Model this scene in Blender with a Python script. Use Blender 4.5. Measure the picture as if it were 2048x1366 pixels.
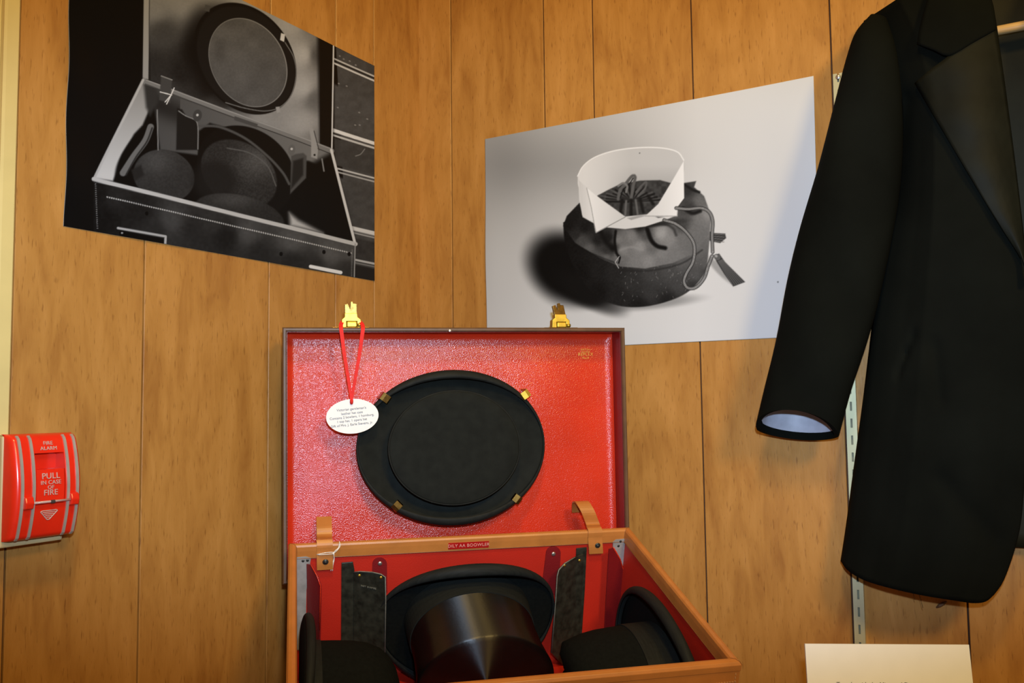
import bpy, bmesh, math, random
import numpy as np
from mathutils import Matrix, Vector

random.seed(7)
rng = np.random.default_rng(11)
for o in list(bpy.data.objects):
    bpy.data.objects.remove(o)
S = bpy.context.scene
COL = S.collection

# ------------------------------------------------------------------ camera
FPX = 1789.0
CAMZ = 1.55
PITCH, ROLL = math.radians(4.06), math.radians(-0.7)
fw = np.array([0, math.cos(PITCH), math.sin(PITCH)])
up_ = np.array([0, -math.sin(PITCH), math.cos(PITCH)])
rt_ = np.array([1., 0, 0])
RT = rt_ * math.cos(ROLL) + up_ * math.sin(ROLL)
UP = -rt_ * math.sin(ROLL) + up_ * math.cos(ROLL)
CAM = np.array([0, 0, CAMZ])
cam = bpy.data.cameras.new('camera')
cam.sensor_width = 36.0
cam.lens = 36.0 * FPX / 2048.0
cam.clip_start = 0.02
camo = bpy.data.objects.new('camera', cam)
COL.objects.link(camo)
m = np.eye(4)
m[:3, 0], m[:3, 1], m[:3, 2], m[:3, 3] = RT, UP, -fw, CAM
camo.matrix_world = Matrix(m.tolist())
S.camera = camo

# ------------------------------------------------------------------ light and exposure
S.view_settings.view_transform = 'Standard'
S.view_settings.look = 'None'
S.view_settings.gamma = 1.0
S.view_settings.use_curve_mapping = False
S.view_settings.exposure = 0.0
W = bpy.data.worlds.new('room_air')
S.world = W
W.use_nodes = True
W.node_tree.nodes['Background'].inputs['Color'].default_value = (1.0, 0.60, 0.32, 1)
W.node_tree.nodes['Background'].inputs['Strength'].default_value = 0.16


def lamp(name, kind, loc, target, energy, color, **kw):
    l = bpy.data.lights.new(name, kind)
    l.energy = energy
    l.color = color
    for k, v in kw.items():
        setattr(l, k, v)
    o = bpy.data.objects.new(name, l)
    COL.objects.link(o)
    o.location = loc
    o.rotation_euler = (Vector(target) - Vector(loc)).to_track_quat('-Z', 'Y').to_euler()
    return o


# warm tungsten ceiling spots of the gallery, and the flash on top of the photographer's camera
lamp('ceiling_spot', 'SPOT', (1.05, -0.95, 2.80), (0.42, 1.4, 1.78), 138, (1.0, 0.67, 0.22),
     shadow_soft_size=0.22, spot_size=math.radians(64), spot_blend=1.0)
lamp('ceiling_spot', 'SPOT', (0.05, 0.05, 3.0), (-0.30, 1.40, 1.80), 66, (1.0, 0.67, 0.22),
     shadow_soft_size=0.13, spot_size=math.radians(98), spot_blend=1.0)
fl_ = lamp('camera_flash', 'SPOT', (0.03, -0.01, CAMZ + 0.12), (0.03, 1.6, CAMZ + 0.12 + 0.02), 70, (0.58, 0.76, 1.0),
           shadow_soft_size=0.02, spot_size=math.radians(100), spot_blend=0.6)
fl_.scale = (1.0, 0.42, 1.0)          # wide, low beam of a rectangular flash head

# ------------------------------------------------------------------ reading frame: rays, walls
ang = math.radians(30.6)
DC = 1.815
KW = DC / 1.76      # wall read-offs below were taken for a corner 1.76 m away


def ray(x, y):
    x = np.asarray(x, float)
    y = np.asarray(y, float)
    return (RT * ((x - 1024) / FPX)[..., None] + UP * ((683 - y) / FPX)[..., None] + fw)


_d = ray(840, 600)
CORNER = np.array([_d[0] / _d[1] * DC, DC, 0.0])
WL = np.array([-math.sin(ang), -math.cos(ang), 0])   # along left wall, away from corner (= right wall's inward normal)
WR = np.array([math.cos(ang), -math.sin(ang), 0])    # along right wall, away from corner (= left wall's inward normal)


def basis(x, y, z, o):
    mm = np.eye(4)
    mm[:3, 0], mm[:3, 1], mm[:3, 2], mm[:3, 3] = x, y, z, o
    return mm


ZZ = np.array([0, 0, 1.0])
ML = basis(-WL, -WR, ZZ, CORNER)    # left wall frame: x right along wall, y into wall, z up (world height)
MR = basis(WR, -WL, ZZ, CORNER)     # right wall frame


def rotm(y, t, r):
    y, t, r = math.radians(y), math.radians(t), math.radians(r)
    return np.array(Matrix.Rotation(y, 3, 'Z') @ Matrix.Rotation(t, 3, 'X') @ Matrix.Rotation(r, 3, 'Y'))


def frame(R3, o):
    mm = np.eye(4)
    mm[:3, :3] = R3
    mm[:3, 3] = o
    return mm


MB = frame(rotm(13.7, 17.37, -0.07), CAM + np.array([-.3367, 1.3548, -.2028]))          # hat case base: origin back-left rim
LK = 1.03
MLID = frame(rotm(13.7, 0.6, -0.4), CAM + LK * np.array([-.3432, 1.3465, -.2603]))       # lid: origin lower-left of open face
BW, BD, BH = 0.54, 0.389, 0.235
LW, LH, LDEP = 0.546 * LK, 0.3806 * LK, 0.056


def hit(M, x, y, axis, val):
    """point (in frame M) where the sight line through photo pixel x,y meets the plane axis=val of that frame"""
    R3, o = M[:3, :3], M[:3, 3]
    d = ray(x, y) @ R3
    c = (CAM - o) @ R3
    t = (np.asarray(val, float) - c[axis]) / d[..., axis]
    return c + d * t[..., None]


def onR(x, y, off=0.0):
    return hit(MR, x, y, 1, -np.asarray(off, float))


def onL(x, y, off=0.0):
    return hit(ML, x, y, 1, -np.asarray(off, float))


def onB(x, y, yv):
    return hit(MB, x, y, 1, yv)


def onLid(x, y, yv):
    return hit(MLID, x, y, 1, yv)


# ------------------------------------------------------------------ materials
def newmat(name):
    mt = bpy.data.materials.new(name)
    mt.use_nodes = True
    nt = mt.node_tree
    b = nt.nodes['Principled BSDF']
    return mt, nt, b


def mat(name, col, rough=0.6, metal=0.0, spec=0.5, noise=None, bump=None, sheen=0.0, coat=0.0, aniso=0.0, emit=None):
    """noise=(scale xyz or float, amount); bump=(scale, strength, distance)"""
    mt, nt, b = newmat(name)
    N = nt.nodes
    b.inputs['Base Color'].default_value = (*col, 1)
    b.inputs['Roughness'].default_value = rough
    b.inputs['Metallic'].default_value = metal
    b.inputs['Specular IOR Level'].default_value = spec
    if sheen:
        b.inputs['Sheen Weight'].default_value = sheen
        b.inputs['Sheen Roughness'].default_value = 0.5
    if coat:
        b.inputs['Coat Weight'].default_value = coat
        b.inputs['Coat Roughness'].default_value = 0.15
    tc = N.new('ShaderNodeTexCoord')
    if noise:
        mp = N.new('ShaderNodeMapping')
        nt.links.new(tc.outputs['Object'], mp.inputs['Vector'])
        sc = noise[0] if isinstance(noise[0], (tuple, list)) else (noise[0],) * 3
        mp.inputs['Scale'].default_value = sc
        nz = N.new('ShaderNodeTexNoise')
        nz.inputs['Scale'].default_value = 1.0
        nz.inputs['Detail'].default_value = 5
        nt.links.new(mp.outputs['Vector'], nz.inputs['Vector'])
        cr = N.new('ShaderNodeValToRGB')
        k = noise[1]
        cr.color_ramp.elements[0].position = 0.3
        cr.color_ramp.elements[1].position = 0.7
        cr.color_ramp.elements[0].color = (*[c * (1 - k) for c in col], 1)
        cr.color_ramp.elements[1].color = (*[min(1, c * (1 + k)) for c in col], 1)
        nt.links.new(nz.outputs['Fac'], cr.inputs['Fac'])
        nt.links.new(cr.outputs['Color'], b.inputs['Base Color'])
    if bump:
        nz = N.new('ShaderNodeTexNoise')
        nz.inputs['Scale'].default_value = bump[0]
        nz.inputs['Detail'].default_value = 3
        nt.links.new(tc.outputs['Object'], nz.inputs['Vector'])
        bp = N.new('ShaderNodeBump')
        bp.inputs['Strength'].default_value = bump[1]
        bp.inputs['Distance'].default_value = bump[2]
        nt.links.new(nz.outputs['Fac'], bp.inputs['Height'])
        nt.links.new(bp.outputs['Normal'], b.inputs['Normal'])
    if aniso:
        b.inputs['Anisotropic'].default_value = aniso
        b.inputs['Anisotropic Rotation'].default_value = 0.25
        tg = N.new('ShaderNodeTangent')
        tg.direction_type = 'RADIAL'
        tg.axis = 'Z'
        nt.links.new(tg.outputs['Tangent'], b.inputs['Tangent'])
    return mt


def wood_mat():
    mt, nt, b = newmat('panel_wood')
    N, L = nt.nodes, nt.links
    tc = N.new('ShaderNodeTexCoord')
    oi = N.new('ShaderNodeObjectInfo')
    cmb = N.new('ShaderNodeCombineXYZ')
    mul = N.new('ShaderNodeMath'); mul.operation = 'MULTIPLY'; mul.inputs[1].default_value = 37.0
    L.new(oi.outputs['Random'], mul.inputs[0])
    L.new(mul.outputs[0], cmb.inputs['X']); L.new(mul.outputs[0], cmb.inputs['Z'])
    add = N.new('ShaderNodeVectorMath'); add.operation = 'ADD'
    L.new(tc.outputs['Object'], add.inputs[0]); L.new(cmb.outputs[0], add.inputs[1])

    def noise(sx, sz, detail, dist=0.0):
        mp = N.new('ShaderNodeMapping'); mp.inputs['Scale'].default_value = (sx, sx, sz)
        L.new(add.outputs[0], mp.inputs['Vector'])
        n = N.new('ShaderNodeTexNoise'); n.inputs['Scale'].default_value = 1; n.inputs['Detail'].default_value = detail
        n.inputs['Distortion'].default_value = dist
        L.new(mp.outputs[0], n.inputs['Vector'])
        return n
    big = noise(13, 4.2, 4, 1.0)
    fig = noise(38, 8.0, 4, 1.4)
    pore = noise(330, 48.0, 2)
    blot = noise(5, 5, 2)
    cr = N.new('ShaderNodeValToRGB')
    e = cr.color_ramp.elements
    e[0].position = 0.30; e[0].color = (0.308, 0.130, 0.026, 1)
    e[1].position = 0.70; e[1].color = (0.505, 0.254, 0.066, 1)
    x = cr.color_ramp.elements.new(0.5); x.color = (0.427, 0.205, 0.046, 1)
    mx = N.new('ShaderNodeMath'); mx.operation = 'MULTIPLY_ADD'; mx.inputs[1].default_value = 0.55
    L.new(big.outputs['Fac'], mx.inputs[0])
    m2 = N.new('ShaderNodeMath'); m2.operation = 'MULTIPLY'; m2.inputs[1].default_value = 0.45
    L.new(fig.outputs['Fac'], m2.inputs[0]); L.new(m2.outputs[0], mx.inputs[2])
    L.new(mx.outputs[0], cr.inputs['Fac'])
    # short dark pores
    pr = N.new('ShaderNodeValToRGB')
    pr.color_ramp.elements[0].position = 0.27; pr.color_ramp.elements[0].color = (0.50, 0.42, 0.36, 1)
    pr.color_ramp.elements[1].position = 0.40; pr.color_ramp.elements[1].color = (1, 1, 1, 1)
    L.new(pore.outputs['Fac'], pr.inputs['Fac'])
    mm = N.new('ShaderNodeMixRGB'); mm.blend_type = 'MULTIPLY'; mm.inputs['Fac'].default_value = 0.7
    L.new(cr.outputs[0], mm.inputs[1]); L.new(pr.outputs[0], mm.inputs[2])
    # each plank its own tone
    hv = N.new('ShaderNodeHueSaturation')
    vr = N.new('ShaderNodeMapRange'); vr.inputs['To Min'].default_value = 0.93; vr.inputs['To Max'].default_value = 1.07
    L.new(oi.outputs['Random'], vr.inputs['Value']); L.new(vr.outputs[0], hv.inputs['Value'])
    L.new(mm.outputs[0], hv.inputs['Color'])
    L.new(hv.outputs[0], b.inputs['Base Color'])
    rr = N.new('ShaderNodeMapRange'); rr.inputs['To Min'].default_value = 0.34; rr.inputs['To Max'].default_value = 0.52
    L.new(blot.outputs['Fac'], rr.inputs['Value']); L.new(rr.outputs[0], b.inputs['Roughness'])
    b.inputs['Specular IOR Level'].default_value = 0.35
    bp = N.new('ShaderNodeBump'); bp.inputs['Strength'].default_value = 0.35; bp.inputs['Distance'].default_value = 0.0006
    L.new(pore.outputs['Fac'], bp.inputs['Height']); L.new(bp.outputs[0], b.inputs['Normal'])
    return mt


def leather_red(name, col, grain, strength, rough, spec=0.5):
    mt, nt, b = newmat(name)
    N, L = nt.nodes, nt.links
    tc = N.new('ShaderNodeTexCoord')
    v = N.new('ShaderNodeTexVoronoi'); v.inputs['Scale'].default_value = grain
    L.new(tc.outputs['Object'], v.inputs['Vector'])
    n = N.new('ShaderNodeTexNoise'); n.inputs['Scale'].default_value = grain * 0.7; n.inputs['Detail'].default_value = 3
    L.new(tc.outputs['Object'], n.inputs['Vector'])
    a = N.new('ShaderNodeMath'); a.operation = 'ADD'
    L.new(v.outputs['Distance'], a.inputs[0]); L.new(n.outputs['Fac'], a.inputs[1])
    bp = N.new('ShaderNodeBump'); bp.inputs['Strength'].default_value = strength; bp.inputs['Distance'].default_value = 0.0008
    L.new(a.outputs[0], bp.inputs['Height']); L.new(bp.outputs[0], b.inputs['Normal'])
    n2 = N.new('ShaderNodeTexNoise'); n2.inputs['Scale'].default_value = 9; n2.inputs['Detail'].default_value = 4
    L.new(tc.outputs['Object'], n2.inputs['Vector'])
    cr = N.new('ShaderNodeValToRGB')
    cr.color_ramp.elements[0].position = 0.3; cr.color_ramp.elements[0].color = (*[c * 0.85 for c in col], 1)
    cr.color_ramp.elements[1].position = 0.7; cr.color_ramp.elements[1].color = (*[c * 1.1 for c in col], 1)
    L.new(n2.outputs['Fac'], cr.inputs['Fac']); L.new(cr.outputs[0], b.inputs['Base Color'])
    b.inputs['Roughness'].default_value = rough
    b.inputs['Specular IOR Level'].default_value = spec
    return mt


def print_mat(name, rough=0.4, spec=0.3):
    mt, nt, b = newmat(name)
    at = nt.nodes.new('ShaderNodeVertexColor')
    at.layer_name = 'print'
    nt.links.new(at.outputs['Color'], b.inputs['Base Color'])
    b.inputs['Roughness'].default_value = rough
    b.inputs['Specular IOR Level'].default_value = spec
    return mt


M_WOOD = wood_mat()
M_GROOVE = mat('groove_dark', (0.05, 0.022, 0.010), 0.8)
M_FLOOR = mat('floor_vinyl', (0.22, 0.17, 0.12), 0.5, noise=(3, 0.2))
M_RACE = mat('raceway_paint', (0.62, 0.50, 0.20), 0.45, noise=(20, 0.05))
M_BOX = mat('alarm_box_paint', (0.50, 0.40, 0.20), 0.5, noise=(25, 0.06))
M_ALRED = mat('alarm_red', (0.72, 0.022, 0.006), 0.28, coat=0.3, noise=(60, 0.05))
M_ALSIL = mat('alarm_rib_silver', (0.42, 0.38, 0.32), 0.4, metal=0.35, noise=(80, 0.08))
M_ALTXT = mat('alarm_lettering', (0.50, 0.36, 0.30), 0.5, noise=(200, 0.1))
M_ROD = mat('glass_rod', (0.55, 0.35, 0.30), 0.1, noise=(100, 0.1))
M_PIN = mat('dark_pin', (0.05, 0.04, 0.035), 0.4, noise=(200, 0.2))
M_LEATH = mat('tan_leather', (0.46, 0.17, 0.036), 0.38, noise=(30, 0.10), bump=(500, 0.15, 0.0005))
M_LEATHD = mat('tan_leather_edge', (0.22, 0.08, 0.02), 0.55, noise=(60, 0.2))
M_BROWN = mat('brown_leather', (0.115, 0.060, 0.028), 0.5, noise=(40, 0.2), bump=(400, 0.2, 0.0005))
M_RED = leather_red('red_grained_lining', (0.60, 0.032, 0.009), 640, 0.38, 0.24, 0.62)
M_REDS = leather_red('red_smooth_lining', (0.50, 0.018, 0.006), 700, 0.15, 0.5)
M_MAROON = leather_red('maroon_leather', (0.20, 0.010, 0.012), 500, 0.2, 0.35)
M_STITCH = mat('stitch_thread', (0.50, 0.26, 0.10), 0.8, noise=(300, 0.1))
M_BRASS = mat('brass', (0.64, 0.46, 0.07), 0.45, metal=1.0, noise=(150, 0.15))
M_BRASSD = mat('tarnished_brass', (0.24, 0.14, 0.035), 0.28, metal=1.0, noise=(200, 0.3))
M_STEEL = mat('grey_plate', (0.42, 0.42, 0.40), 0.5, metal=0.4, noise=(60, 0.2))
M_RIVET = mat('nickel_rivet', (0.75, 0.72, 0.68), 0.3, metal=0.9, noise=(200, 0.1))
M_SNAP = mat('dark_snap', (0.06, 0.065, 0.06), 0.35, metal=0.7, noise=(200, 0.2))
M_BLKLEA = mat('black_leather', (0.024, 0.024, 0.017), 0.34, spec=0.45, noise=(90, 0.5), bump=(300, 0.15, 0.0005))
M_WORN = mat('worn_lettering', (0.16, 0.16, 0.13), 0.5, noise=(300, 0.2))
M_FELT = mat('black_felt', (0.0052, 0.0062, 0.0055), 0.85, spec=0.08, noise=(200, 0.2), bump=(900, 0.2, 0.0004))
M_FELTB = mat('black_grosgrain', (0.012, 0.0135, 0.012), 0.65, spec=0.15, noise=((40, 40, 900), 0.25))
M_SILK = mat('black_silk_plush', (0.003, 0.003, 0.003), 0.40, spec=0.8, aniso=1.0, noise=(60, 0.3), bump=(250, 0.12, 0.0008))
M_SATIN = mat('black_opera_satin', (0.0100, 0.0115, 0.0095), 0.7, spec=0.10, noise=(60, 0.2), bump=(900, 0.15, 0.0003))
M_WOOL = mat('black_wool', (0.0046, 0.0054, 0.0042), 0.9, spec=0.05, noise=(8, 0.25), bump=(1200, 0.25, 0.0003))
M_LAPEL = mat('black_lapel_satin', (0.0075, 0.0082, 0.0052), 0.6, spec=0.10, noise=(12, 0.35))
M_LINING = mat('dark_olive_lining', (0.016, 0.015, 0.007), 0.6, spec=0.15, noise=(15, 0.3))
M_SLEEVEL = mat('pale_sleeve_lining', (0.40, 0.42, 0.50), 0.45, noise=(40, 0.15))
M_HANGER = mat('hanger_wood', (0.62, 0.40, 0.16), 0.45, noise=((10, 80, 80), 0.12))
M_WIRE = mat('steel_wire', (0.55, 0.55, 0.55), 0.3, metal=1.0, noise=(100, 0.1))
M_STD = mat('satin_anodised_metal', (0.60, 0.58, 0.36), 0.42, metal=0.55, noise=((60, 60, 4), 0.12))
M_SLOT = mat('slot_dark', (0.22, 0.21, 0.13), 0.6, noise=(90, 0.2))
M_CARD = mat('white_card', (0.86, 0.88, 0.90), 0.6, noise=(30, 0.02))
M_TAG = mat('white_tag', (0.86, 0.86, 0.85), 0.55, noise=(60, 0.02))
M_INK = mat('grey_ink', (0.10, 0.10, 0.10), 0.7, noise=(300, 0.2))
M_RIB = mat('red_ribbon', (0.72, 0.03, 0.025), 0.6, spec=0.15, noise=(200, 0.1))
M_GOLD = mat('gold_stamping', (0.85, 0.45, 0.08), 0.4, metal=0.2, noise=(300, 0.15))
M_TAPE = mat('red_embossed_tape', (0.40, 0.010, 0.010), 0.25, noise=(100, 0.1))
M_TAPETX = mat('tape_lettering', (0.72, 0.32, 0.26), 0.5, noise=(300, 0.1))
M_STRING = mat('white_string', (0.82, 0.76, 0.66), 0.8, noise=(500, 0.15))
M_TABLE = mat('table_laminate', (0.20, 0.12, 0.07), 0.5, noise=((4, 30, 30), 0.2))
M_RISER = mat('riser_fabric', (0.05, 0.05, 0.05), 0.9, noise=(80, 0.2))


# ------------------------------------------------------------------ object helpers
def mesh(name, verts, faces, mt, parent=None, M=None, smooth=False):
    me = bpy.data.meshes.new(name)
    me.from_pydata([tuple(map(float, v)) for v in verts], [], [tuple(f) for f in faces])
    me.update()
    bm = bmesh.new(); bm.from_mesh(me)
    bmesh.ops.recalc_face_normals(bm, faces=bm.faces)
    bm.to_mesh(me); bm.free()
    if smooth:
        for p in me.polygons:
            p.use_smooth = True
    return link(name, me, mt, parent, M)


def link(name, me, mt, parent=None, M=None):
    o = bpy.data.objects.new(name, me)
    COL.objects.link(o)
    if mt:
        me.materials.clear()
        me.materials.append(mt)
    if parent is not None:
        o.parent = parent
    if M is not None:
        o.matrix_basis = Matrix(np.asarray(M).tolist())
    return o


def empty(name, M, label, cat, group=None):
    o = bpy.data.objects.new(name, None)
    o.empty_display_size = 0.02
    COL.objects.link(o)
    o.matrix_basis = Matrix(np.asarray(M).tolist())
    return tag(o, label, cat, group)


def tag(o, label, cat, group=None):
    o['label'] = label
    o['category'] = cat
    if group:
        o['group'] = group
    return o


def struct(o, label, cat):
    o['kind'] = 'structure'
    return tag(o, label, cat)


def shift(x, y, z):
    mm = np.eye(4)
    mm[:3, 3] = (x, y, z)
    return mm


class Geo:
    """collects vertices and faces for one mesh"""
    def __init__(self):
        self.v, self.f = [], []

    def add(self, v, f):
        b = len(self.v)
        self.v += [tuple(map(float, p)) for p in v]
        self.f += [tuple(i + b for i in q) for q in f]
        return self

    def box(self, x0, x1, y0, y1, z0, z1):
        v = [(x, y, z) for z in (z0, z1) for y in (y0, y1) for x in (x0, x1)]
        return self.add(v, [(0, 2, 3, 1), (4, 5, 7, 6), (0, 1, 5, 4), (2, 6, 7, 3), (0, 4, 6, 2), (1, 3, 7, 5)])

    def prism(self, pts, d):
        """pts: list of 3d points (planar loop), d: extrusion vector"""
        pts = [np.asarray(p, float) for p in pts]
        n = len(pts)
        v = pts + [p + np.asarray(d, float) for p in pts]
        f = [tuple(range(n)), tuple(range(2 * n - 1, n - 1, -1))] + [(i, (i + 1) % n, n + (i + 1) % n, n + i) for i in range(n)]
        return self.add(v, f)

    def tube(self, path, r, seg=8, closed=False, cap=True):
        path = [np.asarray(p, float) for p in path]
        n = len(path)
        rs = r if hasattr(r, '__len__') else [r] * n
        v = []
        prev = None
        for i, p in enumerate(path):
            a = path[(i - 1) % n] if (closed or i > 0) else p
            c = path[(i + 1) % n] if (closed or i < n - 1) else p
            t = (c - a) / (np.linalg.norm(c - a) + 1e-12)
            if prev is None:
                h = np.array([0, 0, 1.0]) if abs(t[2]) < 0.9 else np.array([1.0, 0, 0])
                u = np.cross(t, h)
            else:
                u = prev - t * (prev @ t)
            u /= np.linalg.norm(u) + 1e-12
            prev = u
            w = np.cross(t, u)
            for k in range(seg):
                th = 2 * math.pi * k / seg
                v.append(p + rs[i] * (math.cos(th) * u + math.sin(th) * w))
        f = []
        for i in range(n if closed else n - 1):
            for k in range(seg):
                j = (i + 1) % n
                f.append((i * seg + k, i * seg + (k + 1) % seg, j * seg + (k + 1) % seg, j * seg + k))
        if cap and not closed:
            f.append(tuple(range(seg - 1, -1, -1)))
            f.append(tuple((n - 1) * seg + k for k in range(seg)))
        return self.add(v, f)

    def strip(self, path, wv, th, nv=None):
        """flat ribbon along path; wv half-width vectors; th thickness along nv"""
        path = [np.asarray(p, float) for p in path]
        n = len(path)
        wv = [np.asarray(wv, float)] * n if np.ndim(wv) == 1 else [np.asarray(w, float) for w in wv]
        v = []
        for i, p in enumerate(path):
            a, c = path[max(0, i - 1)], path[min(n - 1, i + 1)]
            t = c - a
            nn = np.cross(t, wv[i]); nn /= np.linalg.norm(nn) + 1e-12
            for s, q in ((-1, -1), (1, -1), (1, 1), (-1, 1)):
                v.append(p + s * wv[i] + q * nn * th / 2)
        f = []
        for i in range(n - 1):
            for k in range(4):
                f.append((i * 4 + k, i * 4 + (k + 1) % 4, (i + 1) * 4 + (k + 1) % 4, (i + 1) * 4 + k))
        f += [(3, 2, 1, 0), tuple((n - 1) * 4 + k for k in range(4))]
        return self.add(v, f)

    def dome(self, c, ax, r, h, seg=12, rings=4):
        """little rivet head: centre c, axis ax"""
        c = np.asarray(c, float); ax = np.asarray(ax, float); ax = ax / np.linalg.norm(ax)
        u = np.cross(ax, [0.3, 0.5, 0.8]); u /= np.linalg.norm(u); w = np.cross(ax, u)
        v = []
        for i in range(rings):
            a = math.pi / 2 * i / rings
            for k in range(seg):
                th = 2 * math.pi * k / seg
                v.append(c + r * math.cos(a) * (math.cos(th) * u + math.sin(th) * w) + ax * h * math.sin(a))
        v.append(c + ax * h)
        f = [tuple(range(seg - 1, -1, -1))]
        for i in range(rings - 1):
            for k in range(seg):
                f.append((i * seg + k, i * seg + (k + 1) % seg, (i + 1) * seg + (k + 1) % seg, (i + 1) * seg + k))
        for k in range(seg):
            f.append(((rings - 1) * seg + k, (rings - 1) * seg + (k + 1) % seg, rings * seg))
        return self.add(v, f)

    def build(self, name, mt, parent=None, M=None, smooth=False, bevel=0.0):
        o = mesh(name, self.v, self.f, mt, parent, M, smooth)
        if bevel:
            md = o.modifiers.new('bevel', 'BEVEL')
            md.width = bevel
            md.segments = 2
            md.limit_method = 'ANGLE'
        return o


def grid_faces(nr, nc, wrap=False):
    f = []
    for r in range(nr - 1):
        for c in range(nc if wrap else nc - 1):
            f.append((r * nc + c, r * nc + (c + 1) % nc, (r + 1) * nc + (c + 1) % nc, (r + 1) * nc + c))
    return f


def text_mesh(body, size, mt, parent, M, name='lettering', depth=0.0003, align='CENTER', spacing=1.0, sx=1.0):
    cu = bpy.data.curves.new('t', 'FONT')
    cu.body = body
    cu.size = size
    cu.align_x = align
    cu.align_y = 'CENTER'
    cu.extrude = depth
    cu.space_character = spacing
    cu.resolution_u = 3
    to = bpy.data.objects.new('t', cu)
    COL.objects.link(to)
    dg = bpy.context.evaluated_depsgraph_get()
    me = bpy.data.meshes.new_from_object(to.evaluated_get(dg))
    bpy.data.objects.remove(to)
    bpy.data.curves.remove(cu)
    if sx != 1.0:
        for v in me.vertices:
            v.co.x *= sx
    me.name = name
    return link(name, me, mt, parent, M)


# text plane matrices: text lies in local xy; this turns it upright (x right, z up, facing -y)
def upright(x, y, z, roll=0.0, tilt=0.0):
    mm = Matrix.Translation((x, y, z)) @ Matrix.Rotation(roll, 4, 'Y') @ Matrix.Rotation(math.radians(90) + tilt, 4, 'X')
    return np.array(mm)


def smooth_curve(pts, n):
    """Catmull-Rom resample by chord length of a point list (any dimension)"""
    P = np.asarray(pts, float)
    d = np.r_[0, np.cumsum(np.linalg.norm(np.diff(P, axis=0), axis=1))]
    t = np.linspace(0, d[-1], n)
    out = []
    E = np.vstack([2 * P[0] - P[1], P, 2 * P[-1] - P[-2]])
    for q in t:
        i = min(max(np.searchsorted(d, q, side='right') - 1, 0), len(P) - 2)
        s = (q - d[i]) / (d[i + 1] - d[i] + 1e-12)
        p0, p1, p2, p3 = E[i], E[i + 1], E[i + 2], E[i + 3]
        out.append(0.5 * (2 * p1 + (p2 - p0) * s + (2 * p0 - 5 * p1 + 4 * p2 - p3) * s * s + (3 * p1 - p0 - 3 * p2 + p3) * s ** 3))
    return np.array(out)

# ================================================================== SETTING
WALLH = 2.75


def build_wall(name, M, grooves, label, sign):
    """grooves: x positions (in wall frame) of plank joints; planks stand 4 mm proud of the dark backing"""
    x0, x1 = grooves[0], grooves[-1]
    wall = Geo().box(x0, x1, 0.004, 0.06, 0, WALLH).build(name, M_GROOVE, None, M)
    struct(wall, label, 'wall')
    for a, b in zip(grooves[:-1], grooves[1:]):
        g, c = 0.0013, 0.0007
        l, r = a + g * (a != 0), b - g * (b != 0)
        w = r - l
        ca, cb_ = c * (a != 0), c * (b != 0)
        sec = [(0, 0.0045), (0, ca), (ca, 0), (w - cb_, 0), (w, cb_), (w, 0.0045)]
        sec = [q for k_, q in enumerate(sec) if k_ == 0 or q != sec[k_ - 1]]
        n = len(sec)
        v = [(x, y, z) for z in (0, WALLH) for x, y in sec]
        f = [(i, (i + 1) % n, n + (i + 1) % n, n + i) for i in range(n)] + [tuple(range(n))[::-1], tuple(range(n, 2 * n))]
        mesh('plank', v, f, M_WOOD, wall, shift(l, 0, 0))
    return wall


gl = [-2.40, -2.26, -2.05, -1.97, -1.82, -1.62, -1.46, -1.38, -1.21, -1.02, -0.813, -0.632, -0.403, -0.247, -0.142, 0.0]
gr = [0.0, 0.078, 0.286, 0.386, 0.5695, 0.793, 0.947, 1.19, 1.35, 1.43, 1.60, 1.80, 1.95, 2.03, 2.20, 2.40]
build_wall('wall_left', ML, [q * KW for q in gl], 'grooved brown wood panel wall on the left behind the box poster', -1)
build_wall('wall_right', MR, [q * KW for q in gr], 'grooved brown wood panel wall on the right behind the jacket', 1)
fl = Geo()
fl.prism([CORNER, CORNER + WR * 2.4 * KW, CORNER + WR * 2.4 * KW + WL * 2.4 * KW, CORNER + WL * 2.4 * KW], (0, 0, -0.05))
struct(fl.build('floor', M_FLOOR), 'brown floor below the display', 'floor')

# ================================================================== POSTERS (flat prints, colour held per vertex)


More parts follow.
